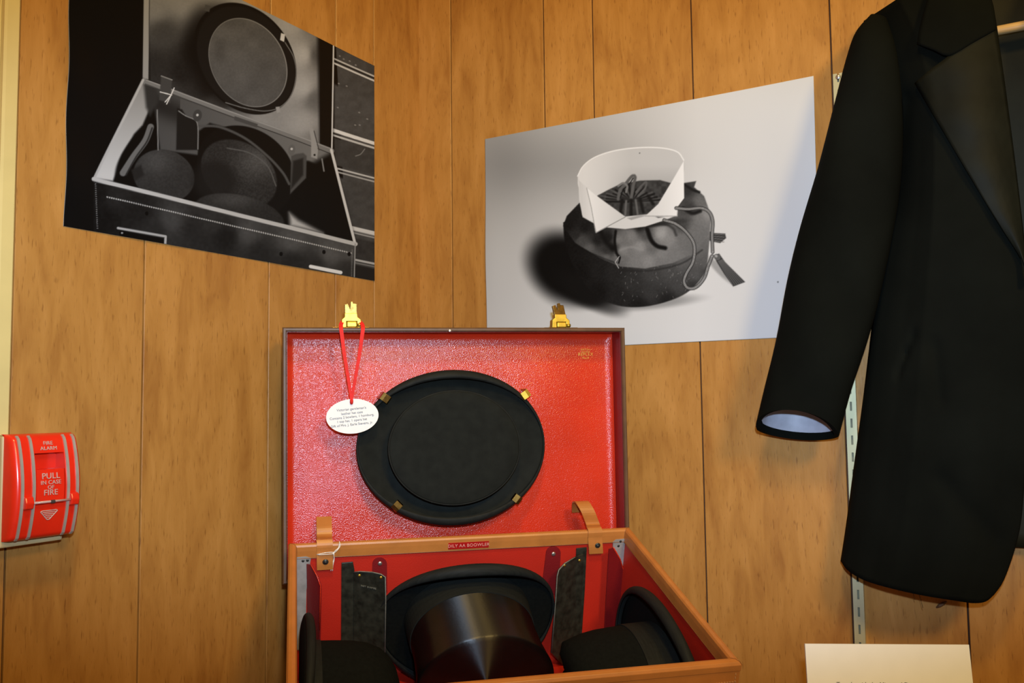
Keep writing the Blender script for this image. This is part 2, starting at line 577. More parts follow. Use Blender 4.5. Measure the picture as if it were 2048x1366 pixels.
class Paint:
    def __init__(self, X, Y):
        self.X, self.Y = X, Y
        self.c = np.zeros(X.shape + (3,))

    def noise(self, sx, sy, seed):
        r = np.random.default_rng(seed)
        G = r.random((64, 64))
        u, v = self.X / sx % 63, self.Y / sy % 63
        i, j = u.astype(int), v.astype(int)
        a, b = u - i, v - j
        a, b = a * a * (3 - 2 * a), b * b * (3 - 2 * b)
        i2, j2 = (i + 1) % 64, (j + 1) % 64
        return (G[j, i] * (1 - a) + G[j, i2] * a) * (1 - b) + (G[j2, i] * (1 - a) + G[j2, i2] * a) * b

    def put(self, mask, col):
        col = np.asarray(col, float)
        if col.ndim == 0:
            col = np.array([col, col, col * 0.985])
        elif col.ndim == 2:
            col = np.stack([col, col, col * 0.985], -1)
        m = np.clip(mask, 0, 1)[..., None]
        self.c = self.c * (1 - m) + col * m

    def box(self, pts, pad):
        P = np.asarray(pts, float)
        return (self.X > P[:, 0].min() - pad) & (self.X < P[:, 0].max() + pad) & (self.Y > P[:, 1].min() - pad) & (self.Y < P[:, 1].max() + pad)

    @staticmethod
    def seg(X, Y, a, b):
        ax, ay = a
        bx, by = b
        dx, dy = bx - ax, by - ay
        t = np.clip(((X - ax) * dx + (Y - ay) * dy) / (dx * dx + dy * dy + 1e-9), 0, 1)
        return np.hypot(X - ax - t * dx, Y - ay - t * dy)

    def poly(self, pts, col, soft=1.0, alpha=1.0):
        sel = self.box(pts, soft * 2 + 2)
        X, Y = self.X[sel], self.Y[sel]
        d = np.full(X.shape, 1e9)
        ins = np.zeros(X.shape, bool)
        n = len(pts)
        for i in range(n):
            a, b = pts[i], pts[(i + 1) % n]
            d = np.minimum(d, self.seg(X, Y, a, b))
            cond = ((a[1] > Y) != (b[1] > Y))
            xi = (b[0] - a[0]) * (Y - a[1]) / (b[1] - a[1] + 1e-12) + a[0]
            ins ^= cond & (X < xi)
        sd = np.where(ins, d, -d)
        m = np.zeros(self.X.shape)
        q = np.clip(sd / soft * 0.5 + 0.5, 0, 1)
        m[sel] = q * q * (3 - 2 * q)
        self.put(m * alpha, col)
        return m

    def line(self, pts, w, col, soft=1.0, alpha=1.0):
        sel = self.box(pts, w + soft * 2 + 2)
        X, Y = self.X[sel], self.Y[sel]
        d = np.full(X.shape, 1e9)
        for a, b in zip(pts[:-1], pts[1:]):
            d = np.minimum(d, self.seg(X, Y, a, b))
        m = np.zeros(self.X.shape)
        m[sel] = np.clip((w / 2 - d) / soft + 0.5, 0, 1)
        self.put(m * alpha, col)

    def curve(self, pts, w, col, soft=1.0, alpha=1.0, n=40):
        self.line([tuple(p) for p in smooth_curve(pts, n)], w, col, soft, alpha)

    def ell(self, cx, cy, rx, ry, rot, col, soft=1.5, alpha=1.0):
        c, s = math.cos(rot), math.sin(rot)
        dx, dy = self.X - cx, self.Y - cy
        r = np.hypot((dx * c + dy * s) / rx, (-dx * s + dy * c) / ry)
        m = np.clip((1 - r) * min(rx, ry) / soft + 0.5, 0, 1)
        m = m * m * (3 - 2 * m)
        self.put(m * alpha, col)
        return m

    def field(self, pts, power=3.0, eps=4.0):
        """smooth tone field through (x, y, value) samples"""
        num = np.zeros(self.X.shape)
        den = np.zeros(self.X.shape)
        for x, y, v in pts:
            w = ((self.X - x) ** 2 + (self.Y - y) ** 2 + eps * eps) ** (-power / 2)
            num += w * v
            den += w
        return num / den

    def lerp(self, axis, a, b, va, vb):
        t = np.clip(((self.X if axis == 0 else self.Y) - a) / (b - a), 0, 1)
        return va + (vb - va) * t


def paint_box_photo(X, Y):
    """black-and-white photograph of an open hat case beside stacked trunks (values 0-255)"""
    p = Paint(X, Y)
    p.put(np.ones(X.shape), 11.0)
    # --- stacked trunks on the right
    n = p.noise(9, 9, 3) * 18 + p.noise(2.5, 2.5, 4) * 9
    n = n * 0.6
    p.poly([(664, -60), (760, -60), (760, 600), (700, 600)], 62.0 + n, 1.0)
    p.poly([(668, 168), (752, 205), (752, 290), (668, 258)], 66.0 + n, 4.0)
    p.poly([(668, 275), (752, 300), (752, 352), (670, 330)], 52.0 + n, 3.0)
    p.poly([(680, 355), (752, 372), (752, 460), (700, 450)], 58.0 + n, 3.0)
    p.poly([(705, 475), (752, 485), (752, 530), (708, 520)], 40.0 + n, 3.0)
    p.poly([(706, 528), (752, 538), (752, 580), (700, 570)], 30.0, 2.0)
    for a, b, w, c in [((668, 117), (752, 154), 3.0, 190), ((668, 126), (752, 163), 3.5, 205), ((668, 121), (752, 158), 2.0, 30),
                       ((666, 260), (752, 288), 7.0, 222), ((666, 270), (752, 297), 4.0, 190), ((666, 265), (752, 292), 1.6, 90),
                       ((672, 336), (752, 357), 3.2, 190), ((676, 344), (752, 364), 3.0, 165),
                       ((702, 456), (752, 468), 9.0, 205), ((702, 464), (752, 476), 3.0, 150), ((702, 460), (752, 472), 1.5, 120),
                       ((709, 519), (752, 528), 4.0, 175), ((709, 525), (752, 534), 2.0, 120)]:
        p.line([a, b], w, float(c), 1.2)
    p.curve([(730, 298), (722, 308), (712, 312)], 2.0, 120.0)
    for q in [(680, 112), (688, 118), (700, 122), (712, 130), (678, 167), (694, 172), (720, 250), (676, 215), (719, 225), (711, 250), (735, 238)]:
        p.ell(q[0], q[1], 2.2, 1.4, 0.4, 150.0, 1.0, 0.7)
    # --- lid
    z1 = lambda L_: [(80 + a / 2.277, b / 2.277, v) for a, b, v in L_]
    g = p.field(z1([(520, 40, 118), (560, 150, 60), (520, 300, 38), (600, 420, 46), (700, 250, 22), (650, 330, 26), (760, 400, 26), (800, 470, 56), (900, 545, 108), (1000, 570, 136),
                    (1200, 560, 152), (1200, 400, 164), (1200, 250, 170), (1150, 100, 158), (1000, 5, 146), (800, -10, 136), (650, 10, 126), (560, -60, 130), (900, -120, 150), (1100, -80, 158),
                    (1255, 450, 96), (1262, 250, 80), (1240, 100, 110), (1245, 640, 120)])) + p.noise(3, 3, 8) * 6
    p.poly([(296, -60), (640, -60), (640, 290), (664, 298), (300, 162)], np.clip(g, 12, 200), 1.5)
    p.poly([(288, -60), (299, -60), (297, 168), (285, 158)], 150.0, 1.2)
    p.line([(299, -60), (297, 160)], 1.6, 60.0)
    p.poly([(632, -60), (668, -60), (666, 300), (640, 290)], 12.0, 6.0)
    p.line([(668, 60), (664, 300)], 3.0, 205.0)
    # shadow and hat on the lid
    p.ell(452, 112, 75, 108, -0.45, 14.0, 34, 0.85)
    p.ell(490, 117, 92, 121, -0.62, 16.0, 2.0)
    p.ell(492, 119, 88, 115, -0.62, 26.0, 5.0, 0.8)
    hat = 72 + p.noise(2.5, 2.5, 14) * 8 + p.noise(22, 22, 15) * 16
    p.ell(496, 125, 73, 94, -0.52, 130.0, 1.5)
    p.ell(495.5, 125, 71.5, 92.5, -0.52, hat, 1.5)
    p.curve([(452, 205), (490, 216), (530, 222), (560, 214), (582, 190), (592, 150), (587, 115), (570, 85)], 2.0, 105.0)
    p.poly([(562, 66), (570, 69), (568, 84), (560, 80)], 205.0)
    p.poly([(551, 214), (559, 213), (560, 224), (554, 226)], 150.0)
    p.poly([(411, 9), (421, 12), (419, 24), (409, 21)], 70.0)
    # --- open base
    p.poly([(292, 158), (664, 300), (712, 488), (187, 358)], 10.0, 1.5)
    wallg = p.lerp(0, 310, 640, 72, 112) - 38 * np.exp(-((Y - (215 + (X - 330) * 0.42)) / 26) ** 2) * (X < 360)
    p.poly([(300, 172), (662, 306), (655, 340), (618, 322), (600, 320), (576, 330), (540, 310), (480, 262), (420, 246), (398, 262), (396, 310), (320, 300), (314, 250)], wallg, 3.0)
    p.poly([(662, 306), (712, 488), (640, 465), (612, 400), (618, 330)], 9.0, 8.0)
    # left inner wall, bright
    p.poly([(284, 160), (309, 174), (300, 215), (285, 250), (268, 268), (244, 310), (226, 362), (188, 356)], p.lerp(1, 170, 350, 140, 196), 3.0)
    p.poly([(286, 158), (312, 174), (316, 205), (300, 232), (292, 215)], 48.0, 5.0)
    p.ell(262, 308, 16, 52, 0.55, 9.0, 6)
    # left hat: brim then crown
    p.curve([(301, 254), (290, 282), (268, 312), (246, 346)], 13.0, 104.0, 2.0)
    p.curve([(304, 256), (293, 284), (272, 314), (252, 350)], 3.0, 40.0, 2.0)
    c = 42 + 22 * np.exp(-(((X - 312) / 34) ** 2 + ((Y - 322) / 26) ** 2)) + p.noise(3, 3, 21) * 9
    p.ell(328, 352, 62, 52, 0.3, c, 3.0)
    p.poly([(262, 340), (282, 330), (288, 350), (270, 362)], 34.0, 3.0)
    # black wings and straps
    p.poly([(354, 216), (364, 219), (372, 232), (392, 240), (397, 252), (396, 300), (352, 300)], 26.0, 2.0)
    p.curve([(357, 222), (372, 232), (390, 240), (396, 254), (396, 298)], 2.0, 128.0)
    p.line([(314, 220), (316, 300)], 2.5, 120.0)
    p.ell(395, 231, 9, 12, 0.2, 62.0, 2)
    p.ell(395, 230, 2.5, 2.5, 0, 190.0, 1)
    # centre hat
    p.ell(492, 342, 104, 84, 0.62, 14.0, 3)
    p.curve([(400, 252), (440, 254), (490, 276), (535, 312), (565, 345), (578, 368)], 5.0, 76.0, 2.5)
    c = 34 + 34 * np.exp(-(((X - 515) / 40) ** 2 + ((Y - 322) / 34) ** 2)) + p.noise(2.4, 2.4, 33) * 16
    p.ell(478, 348, 82, 62, 0.62, c, 4.0)
    p.curve([(455, 296), (500, 306), (535, 332), (552, 372)], 2.0, 92.0, 2.0)
    p.ell(430, 362, 44, 40, 0.3, 26.0, 26, 0.8)
    # right wing, strap, tab
    p.poly([(582, 312), (592, 308), (606, 306), (613, 312), (612, 356), (580, 388)], 74.0, 2.0)
    p.poly([(586, 322), (606, 316), (606, 350), (582, 378)], 34.0, 3.0)
    p.ell(583, 300, 7, 11, 0.15, 96.0, 2)
    p.ell(583, 298, 2.4, 2.4, 0, 190.0, 1)
    p.line([(644, 318), (648, 342)], 3.0, 120.0)
    # front hat
    c = 34 + 26 * np.exp(-(((X - 470) / 50) ** 2 + ((Y - 398) / 18) ** 2)) + p.noise(3, 3, 35) * 9
    p.ell(478, 432, 92, 42, 0.22, c, 3.0)
    p.poly([(578, 425), (596, 440), (646, 466), (580, 452)], 178.0, 7.0)
    # rims
    p.line([(288, 163), (664, 302)], 10.0, 118.0, 1.6)
    p.line([(292, 160), (664, 298)], 2.0, 150.0, 1.2)
    p.line([(290, 168), (664, 308)], 1.2, 40.0, 1.2)
    p.line([(286, 160), (188, 357)], 5.0, 176.0, 1.6)
    p.line([(663, 300), (711, 488)], 5.5, 205.0, 1.4)
    # straps over the back rim
    p.poly([(322, 152), (344, 160), (340, 206), (318, 200)], 66.0, 1.5)
    p.line([(322, 152), (344, 160)], 2.0, 130.0)
    for q in ([(320, 184), (343, 190)], [(333, 208), (341, 192), (348, 176)], [(330, 204), (342, 190)]):
        p.line(q, 2.0, 222.0)
    p.poly([(617, 252), (626, 258), (636, 300), (634, 318), (622, 314), (622, 280)], 150.0, 1.5)
    p.line([(628, 262), (638, 300)], 1.5, 60.0)
    p.ell(629, 310, 2.2, 2.2, 0, 40.0, 1)
    p.poly([(470, 232), (516, 248), (514, 255), (469, 240)], 70.0, 1.2)
    # front face
    c = p.field(z1([(260, 880, 16), (350, 900, 30), (300, 1000, 14), (450, 960, 22), (600, 1000, 58), (520, 1050, 34), (700, 1040, 30), (850, 1080, 20), (780, 1010, 40), (950, 1060, 66),
                    (1000, 1150, 30), (1150, 1100, 74), (1150, 1190, 30), (1330, 1150, 78), (1400, 1140, 70), (1400, 1230, 40), (1250, 1220, 34)])) + p.noise(5, 5, 51) * 7
    p.poly([(187, 360), (712, 490), (709, 600), (189, 520)], c, 1.2)
    p.line([(187, 358), (712, 488)], 8.0, 186.0, 1.4)
    p.line([(187, 363), (712, 493)], 1.2, 70.0, 1.0)
    p.line([(711, 488), (708, 600)], 2.2, 150.0, 1.2)
    for i in range(112):
        t = i / 111
        p.ell(215 + t * 488, 394 + t * 112, 1.9, 1.3, 0.8, 185.0, 1.0, 0.95)
    for i in range(22):
        p.ell(191 + i * 0.2, 368 + i * 4.2, 1.5, 1.1, 0, 135.0, 1.0, 0.8)
        p.ell(705 - i * 0.08, 500 + i * 3.2, 1.4, 1.0, 0, 130.0, 1.0, 0.7)
    p.line([(236, 456), (331, 473), (330, 492)], 4.5, 172.0, 1.2)
    p.poly([(240, 461), (327, 477), (326, 500), (236, 480)], 8.0, 1.5)
    p.ell(244, 466, 2, 2, 0, 150.0, 1)
    p.line([(621, 533), (682, 545)], 7.0, 225.0, 1.2)
    p.line([(621, 540), (682, 551)], 2.0, 60.0, 1.2)
    for q in [(293, 427), (648, 504), (699, 508), (562, 508)]:
        p.ell(q[0], q[1], 3.5, 4.2, 0, 8.0, 1.0)
    return p.c


def paint_collar_photo(X, Y):
    """black-and-white photograph of a stiff wing collar on a cloth-topped round collar box"""
    p = Paint(X, Y)
    base = 164 + 48 * np.clip((X - 975) / 420, 0, 1) + 34 * np.clip((Y - 330) / 330, 0, 1) * np.clip(1.25 - (X - 975) / 420, 0, 1)
    base = base - 26 * np.exp(-(((X - 1150) / 170) ** 2 + ((Y - 330) / 70) ** 2)) - 14 * np.exp(-(((X - 1010) / 60) ** 2 + ((Y - 330) / 90) ** 2))
    p.put(np.ones(X.shape), np.clip(base, 90, 222))
    # cast shadow on the left
    p.ell(1132, 536, 80, 64, 0.62, 8.0, 44, 1.0)
    p.ell(1165, 560, 60, 44, 0.7, 8.0, 26, 1.0)
    p.ell(1180, 585, 70, 26, 0.5, 14.0, 22, 0.9)
    p.ell(1300, 606, 90, 12, -0.1, 110.0, 12, 0.6)
    p.ell(1440, 540, 36, 8, 0.8, 120.0, 7, 0.6)
    # second tassel behind
    p.poly([(1412, 460), (1428, 466), (1450, 467), (1452, 476), (1440, 486), (1420, 482), (1412, 476)], 56.0, 1.5)
    for k in range(4):
        p.line([(1418, 468 + k * 4), (1448, 469 + k * 5)], 1.2, 110.0, 1.0)
    # box body
    z2 = lambda L_: [(940 + a / 2.3556, 140 + b / 2.3556, v) for a, b, v in L_]
    side = p.field(z2([(450, 820, 8), (520, 950, 8), (600, 1040, 10), (600, 940, 20), (680, 960, 28), (700, 1060, 24), (760, 1000, 40), (860, 960, 56), (850, 1050, 46), (800, 1112, 16), (930, 1090, 22),
                       (940, 940, 66), (1000, 900, 84), (990, 1010, 60), (1050, 860, 92), (1060, 960, 74), (1090, 830, 96), (1108, 900, 84), (1108, 760, 110), (1050, 1020, 44), (1114, 960, 60)])) + p.noise(2.2, 2.2, 60) * 9
    out = [(1126, 445), (1129, 482), (1142, 522), (1162, 560), (1196, 594), (1240, 612), (1290, 613), (1340, 601), (1378, 582), (1408, 548), (1416, 510), (1422, 432), (1360, 400), (1200, 400)]
    sm = [tuple(q) for q in smooth_curve(out[:12], 60)] + out[12:]
    p.poly(sm, side, 1.6)
    for i in range(70):
        a = rng.random(); q = (1240 + 165 * rng.random(), 520 + 80 * rng.random())
        if q[1] < 610 - (q[0] - 1250) ** 2 / 700 + 4:
            p.line([q, (q[0] + 5 * (a - .5), q[1] + 5 * rng.random())], 1.0, 150.0, 0.8, 0.5)
    # cloth top
    top = p.field(z2([(460, 730, 12), (480, 690, 16), (500, 780, 30), (560, 840, 84), (520, 800, 66), (540, 740, 16), (600, 800, 22), (640, 850, 40), (610, 880, 74), (650, 790, 14), (670, 840, 14), (640, 885, 92),
                      (700, 800, 112), (720, 850, 124), (700, 880, 100), (760, 780, 118), (800, 830, 134), (780, 900, 116), (840, 900, 128), (830, 780, 70), (860, 840, 96), (900, 870, 120), (960, 870, 112), (900, 900, 110),
                      (900, 770, 150), (940, 800, 128), (1000, 800, 104), (1040, 830, 100), (1000, 730, 60), (1060, 760, 104), (1080, 700, 110), (1040, 650, 50), (1080, 620, 98), (1115, 680, 132), (1100, 560, 88), (1030, 560, 40),
                      (1060, 540, 60), (980, 560, 34), (700, 620, 30), (600, 640, 24), (800, 740, 26)])) + p.noise(2.4, 2.4, 61) * 9
    cl = [(1126, 452), (1133, 432), (1158, 406), (1200, 386), (1270, 364), (1345, 360), (1366, 366), (1392, 362), (1388, 374), (1408, 392), (1421, 428), (1416, 470), (1390, 506), (1345, 526), (1290, 537), (1240, 533), (1200, 516), (1150, 486)]
    p.poly(cl, np.clip(top, 8, 170), 1.6)
    p.curve([(1240, 541), (1300, 541), (1362, 527), (1404, 500)], 3.0, 30.0, 3.0, 0.6)
    p.curve([(1132, 474), (1165, 498), (1200, 514), (1232, 526)], 3.0, 14.0, 3.0, 0.6)
    p.curve([(1231, 462), (1229, 482), (1232, 504), (1238, 514)], 5.0, 12.0, 3.0)
    p.line([(1238, 513), (1230, 524), (1237, 536)], 1.6, 170.0, 1.0)
    p.line([(1240, 515), (1237, 526)], 3.0, 10.0, 1.5)
    p.curve([(1294, 458), (1302, 480), (1314, 492), (1330, 496)], 8.0, 10.0, 4.0)
    p.curve([(1200, 462), (1212, 484), (1226, 496)], 9.0, 12.0, 6.0, 0.8)
    p.curve([(1300, 452), (1326, 448), (1345, 456), (1352, 470)], 5.0, 40.0, 4.0, 0.7)
    p.curve([(1240, 500), (1262, 494), (1285, 500)], 4.0, 146.0, 4.0, 0.6)
    p.ell(1300, 448, 60, 6, -0.1, 22.0, 8, 0.7)
    p.curve([(1366, 416), (1384, 426), (1400, 422)], 7.0, 24.0, 4.0)
    p.curve([(1370, 370), (1386, 380), (1398, 384)], 5.0, 24.0, 3.0)
    # collar: back band seen inside
    band = 196 + 26 * np.clip((1260 - X) / 90, 0, 1) - 24 * np.clip((Y - 330) / 45, 0, 1) * np.clip((X - 1210) / 60, 0, 1)
    ring = [(1155, 352), (1166, 332), (1190, 314), (1230, 301), (1280, 295), (1325, 296), (1355, 304), (1367, 320), (1367, 345), (1345, 378), (1300, 400), (1230, 402), (1185, 392), (1158, 376)]
    p.poly([tuple(q) for q in smooth_curve(ring + [ring[0]], 80)[:-1]], band, 1.3)
    p.curve([(1155, 352), (1166, 332), (1190, 314), (1230, 301), (1280, 295), (1325, 296), (1355, 304), (1367, 320)], 2.5, 236.0, 1.2)
    p.ell(1279, 306, 1.5, 1.5, 0, 120.0, 1)
    # opening: gathered cloth
    op = [(1193, 392), (1215, 380), (1240, 368), (1280, 361), (1320, 360), (1342, 366), (1332, 384), (1300, 424), (1278, 432), (1250, 432), (1222, 416)]
    p.poly(op, 44 + p.noise(5, 5, 70) * 26, 1.6)
    r2 = np.random.default_rng(5)
    for i in range(26):
        a = -math.pi * (0.04 + 0.92 * i / 25)
        q0 = (1262 + 6 * math.cos(a), 404 + 5 * math.sin(a))
        l = 34 + 16 * r2.random()
        q1 = (1262 + l * 1.5 * math.cos(a), 404 + l * 0.75 * math.sin(a) + 3)
        if i % 2:
            p.line([q0, q1], 4.0, 18.0, 3.0, 0.9)
        else:
            p.line([q0, q1], 3.0, 104.0, 3.0, 0.6)
    p.curve([(1236, 398), (1240, 380), (1252, 366), (1264, 352), (1270, 354), (1266, 372), (1262, 396)], 6.0, 92.0, 2.5)
    p.curve([(1240, 396), (1246, 380), (1258, 368), (1266, 356)], 2.0, 20.0, 1.5)
    p.curve([(1236, 372), (1246, 366), (1254, 372), (1252, 384)], 4.0, 120.0, 2.0)
    p.curve([(1272, 384), (1284, 370), (1292, 364), (1290, 376), (1276, 392)], 4.0, 88.0, 2.0)
    for q in ([(1244, 400), (1240, 430)], [(1262, 400), (1262, 430)], [(1280, 398), (1286, 424)], [(1296, 392), (1306, 408)]):
        p.line(q, 6.0, 22.0, 4.0)
    for q in ([(1252, 402), (1250, 430)], [(1271, 400), (1275, 428)]):
        p.line(q, 4.0, 100.0, 3.0)
    # collar front: band and the two wings
    p.poly([(1156, 352), (1160, 368), (1174, 374), (1196, 394), (1250, 433), (1280, 430), (1300, 428), (1316, 436), (1354, 430), (1330, 440), (1290, 453), (1250, 458), (1216, 455), (1190, 448), (1165, 434), (1158, 400)], 214.0, 1.3)
    p.poly([(1157, 360), (1172, 374), (1184, 410), (1192, 440), (1178, 440), (1164, 430)], p.lerp(0, 1156, 1190, 205, 232), 1.3)
    p.poly([(1173, 375), (1196, 394), (1250, 434), (1192, 465), (1186, 436), (1178, 400)], p.lerp(0, 1175, 1250, 240, 206), 1.2)
    p.line([(1173, 376), (1182, 414), (1191, 464)], 1.6, 168.0, 1.5)
    p.line([(1250, 434), (1192, 465)], 1.8, 150.0, 1.5)
    p.poly([(1367, 322), (1368, 396), (1356, 412), (1354, 432), (1330, 434), (1290, 432), (1316, 408), (1345, 360)], p.lerp(0, 1290, 1367, 214, 240), 1.2)
    p.line([(1290, 432), (1354, 432)], 1.6, 160.0, 1.5)
    p.line([(1355, 412), (1354, 432)], 1.4, 170.0, 1.2)
    p.poly([(1280, 430), (1293, 431), (1262, 440), (1254, 436)], 160.0, 1.5)
    # cord
    c1 = smooth_curve([(1352, 416), (1376, 418), (1402, 416), (1418, 424), (1425, 442), (1424, 470), (1425, 504)], 60)
    c2 = smooth_curve([(1328, 440), (1352, 448), (1374, 466), (1388, 490), (1386, 522), (1372, 548), (1368, 564), (1376, 576), (1392, 574), (1408, 556), (1416, 532), (1424, 512)], 90)
    for cc in (c1, c2):
        p.line([tuple(q) for q in cc], 7.0, 34.0, 2.0)
        p.line([tuple(q) for q in cc], 4.4, 150.0, 1.2)
        for i in range(0, len(cc) - 1, 1):
            q = cc[i]; t = cc[i + 1] - cc[i]; t = t / (np.hypot(*t) + 1e-9)
            nn = np.array([-t[1], t[0]])
            p.line([tuple(q - nn * 2.2 - t * 1.0), tuple(q + nn * 2.2 + t * 1.0)], 0.9, 70.0, 0.8, 0.7)
    # tassel
    p.poly([(1428, 510), (1438, 507), (1450, 524), (1490, 564), (1466, 573), (1448, 548), (1432, 522)], 54.0, 1.4)
    for k in range(7):
        t = k / 6
        p.line([(1436 + 8 * t, 522 - 3 * t), (1466 + 23 * t, 571 - 8 * t)], 1.1, 112.0, 0.8, 0.8)
    p.ell(1434, 514, 7, 6, 0.6, 92.0, 2)
    p.ell(1432, 512, 3, 2.5, 0.6, 160.0, 1.5)
    p.ell(1556, 564, 1.8, 1.8, 0, 120.0, 1)
    return p.c


def poster(name, M, x0, z0, w, h, nx, nz, painter, reader, bend, label, mt, gain):
    u = np.linspace(0, w, nx)
    v = np.linspace(0, h, nz)
    U, V = np.meshgrid(u, v)
    off = bend(U / w, V / h)
    # where each point of the flat sheet was read in the photograph of it
    R3, o = M[:3, :3], M[:3, 3]
    P = np.stack([U + x0, np.zeros_like(U) - 0.002, V + z0], -1) @ R3.T + o - CAM
    d = P @ fw
    PX, PY = 1024 + FPX * (P @ RT) / d, 683 - FPX * (P @ UP) / d
    col = np.clip(painter(PX, PY) / 255.0, 0, 1)
    lin = np.where(col <= 0.04045, col / 12.92, ((col + 0.055) / 1.055) ** 2.4) * gain * np.array([0.91, 0.97, 1.10])
    lin = np.clip(lin, 0, 0.95)
    front = np.stack([U, -0.0012 - off, V], -1).reshape(-1, 3)
    n = nx * nz
    me = bpy.data.meshes.new(name)
    # border ring for thickness
    ring = list(range(nx)) + [r * nx + nx - 1 for r in range(1, nz)] + [(nz - 1) * nx + c for c in range(nx - 2, -1, -1)] + [r * nx for r in range(nz - 2, 0, -1)]
    back = front[ring] + np.array([0, 0.0008, 0])
    verts = np.vstack([front, back])
    q = np.arange(n).reshape(nz, nx)
    quads = np.stack([q[:-1, :-1], q[:-1, 1:], q[1:, 1:], q[1:, :-1]], -1).reshape(-1, 4)
    k = len(ring)
    side = np.array([(ring[i], n + i, n + (i + 1) % k, ring[(i + 1) % k]) for i in range(k)])
    faces = np.vstack([quads, side])
    me.vertices.add(len(verts)); me.vertices.foreach_set('co', verts.astype(np.float32).ravel())
    me.loops.add(faces.size); me.loops.foreach_set('vertex_index', faces.astype(np.int32).ravel())
    me.polygons.add(len(faces)); me.polygons.foreach_set('loop_start', np.arange(0, faces.size, 4, dtype=np.int32))
    me.polygons.foreach_set('loop_total', np.full(len(faces), 4, dtype=np.int32))
    me.update(calc_edges=True)
    me.validate()
    at = me.color_attributes.new('print', 'FLOAT_COLOR', 'POINT')
    allc = np.ones((len(verts), 4), np.float32)
    allc[:n, :3] = lin.reshape(-1, 3)
    allc[n:, :3] = 0.6
    at.data.foreach_set('color', allc.ravel())
    me.polygons.foreach_set('use_smooth', np.ones(len(faces), dtype=bool))
    ob = link(name, me, mt, None, M @ shift(x0, 0, z0))
    return tag(ob, label, 'poster')


poster('poster', ML, -0.7516 * KW, CAMZ + 0.2315 * KW, 0.6096 * KW, 0.4064 * KW, 620, 414, paint_box_photo, onL,
       lambda s, t: 0.0012 * np.sin(s * 7) ** 2 + 0.004 * np.exp(-(s / 0.05) ** 2) * np.sin(t * 9) ** 2,
       'black-and-white photo poster of an open hat case on the left wall', print_mat('satin_print_dark', 0.42, 0.12), 0.85)
poster('poster', MR, 0.1565 * KW, CAMZ + 0.1005 * KW, 0.6096 * KW, 0.4075 * KW, 620, 414, paint_collar_photo, onR,
       lambda s, t: 0.003 * np.exp(-(s / 0.06) ** 2) * np.exp(-((t - 0.45) / 0.2) ** 2) + 0.010 * np.exp(-((1 - s) / 0.10) ** 2) * np.exp(-((t - 0.55) / 0.35) ** 2),
       'black-and-white photo poster of a white wing collar on a round box', print_mat('satin_print_light', 0.5, 0.15), 0.95)

# ================================================================== TABLE AND RISER (below the picture)
TZ = CAMZ - 0.585
tbl = empty('display_table', MR @ shift(0.68, -0.42, 0), 'dark laminate table in the corner carrying the hat case', 'table')
Geo().box(-0.66, 0.66, -0.41, 0.40, TZ - 0.03, TZ).build('tabletop', M_TABLE, tbl, bevel=0.003)
for sx in (-0.62, 0.62):
    for sy in (-0.37, 0.37):
        Geo().box(sx - 0.025, sx + 0.025, sy - 0.025, sy + 0.025, 0, TZ - 0.03).build('leg', M_TABLE, tbl, bevel=0.003)
# wedge under the tilted case: four corners of the case's underside, dropped to the table top
cs = [MB @ np.array([x, y, -BH - 0.0005, 1]) for x, y in ((0.03, -0.02), (BW - 0.03, -0.02), (BW - 0.03, -BD + 0.02), (0.03, -BD + 0.02))]
cs = [c[:3] for c in cs]
rz = min(c[2] for c in cs)
rv = cs + [np.array([c[0], c[1], TZ]) for c in cs]
riser = mesh('display_riser', rv, [(0, 1, 2, 3), (7, 6, 5, 4), (0, 4, 5, 1), (1, 5, 6, 2), (2, 6, 7, 3), (3, 7, 4, 0)], M_RISER)
tag(riser, 'black wedge tilting the hat case forward on the table', 'riser')

# ================================================================== RACEWAY AND FIRE ALARM (left wall)
rw = empty('wire_raceway', ML @ shift(-0.8285 * KW, 0, CAMZ - 0.028 * KW) @ np.diag([KW, KW, 1, 1]), 'cream cable raceway running up the left wall from the fire alarm', 'conduit')
Geo().prism([(-0.0095, -0.0005, 0), (-0.0095, -0.010, 0), (-0.0070, -0.0125, 0), (0.0070, -0.0125, 0), (0.0095, -0.010, 0), (0.0095, -0.0005, 0)],
            (0, 0, WALLH - CAMZ + 0.02)).build('cover', M_RACE, rw)
Geo().box(-0.0115, -0.0098, -0.004, -0.0005, 0, WALLH - CAMZ + 0.02).build('base_flange', M_RACE, rw)

AU, AZ0 = -0.7945, CAMZ - 0.1475 * KW
al = empty('fire_alarm', ML @ shift(AU * KW, 0, AZ0) @ np.diag([KW, KW, KW, 1]), 'red pull station fire alarm with silver ribs on the left wall', 'fire alarm')
AW, AH = 0.083, 0.121
Geo().box(-AW / 2 - 0.002, AW / 2 - 0.009, -0.030, -0.0005, -0.0075, AH - 0.002).build('back_box', M_BOX, al, bevel=0.002)


def al_out(z):
    s = z / AH
    return 0.0375 + 0.0165 * math.sin(math.pi * min(1, max(0, 0.10 + 0.86 * s))) ** 0.8


def al_face(x, z):
    o = al_out(z)
    ex = min(x + AW / 2, AW / 2 - x)
    if ex < 0.007:
        o -= 0.008 * (1 - math.sqrt(max(0, 1 - (1 - ex / 0.007) ** 2)))
    ez = AH - z
    if ez < 0.008:
        o -= 0.010 * (1 - math.sqrt(max(0, 1 - (1 - ez / 0.008) ** 2)))
    if z < 0.004:
        o -= 0.004 * (1 - z / 0.004) ** 2
    return o


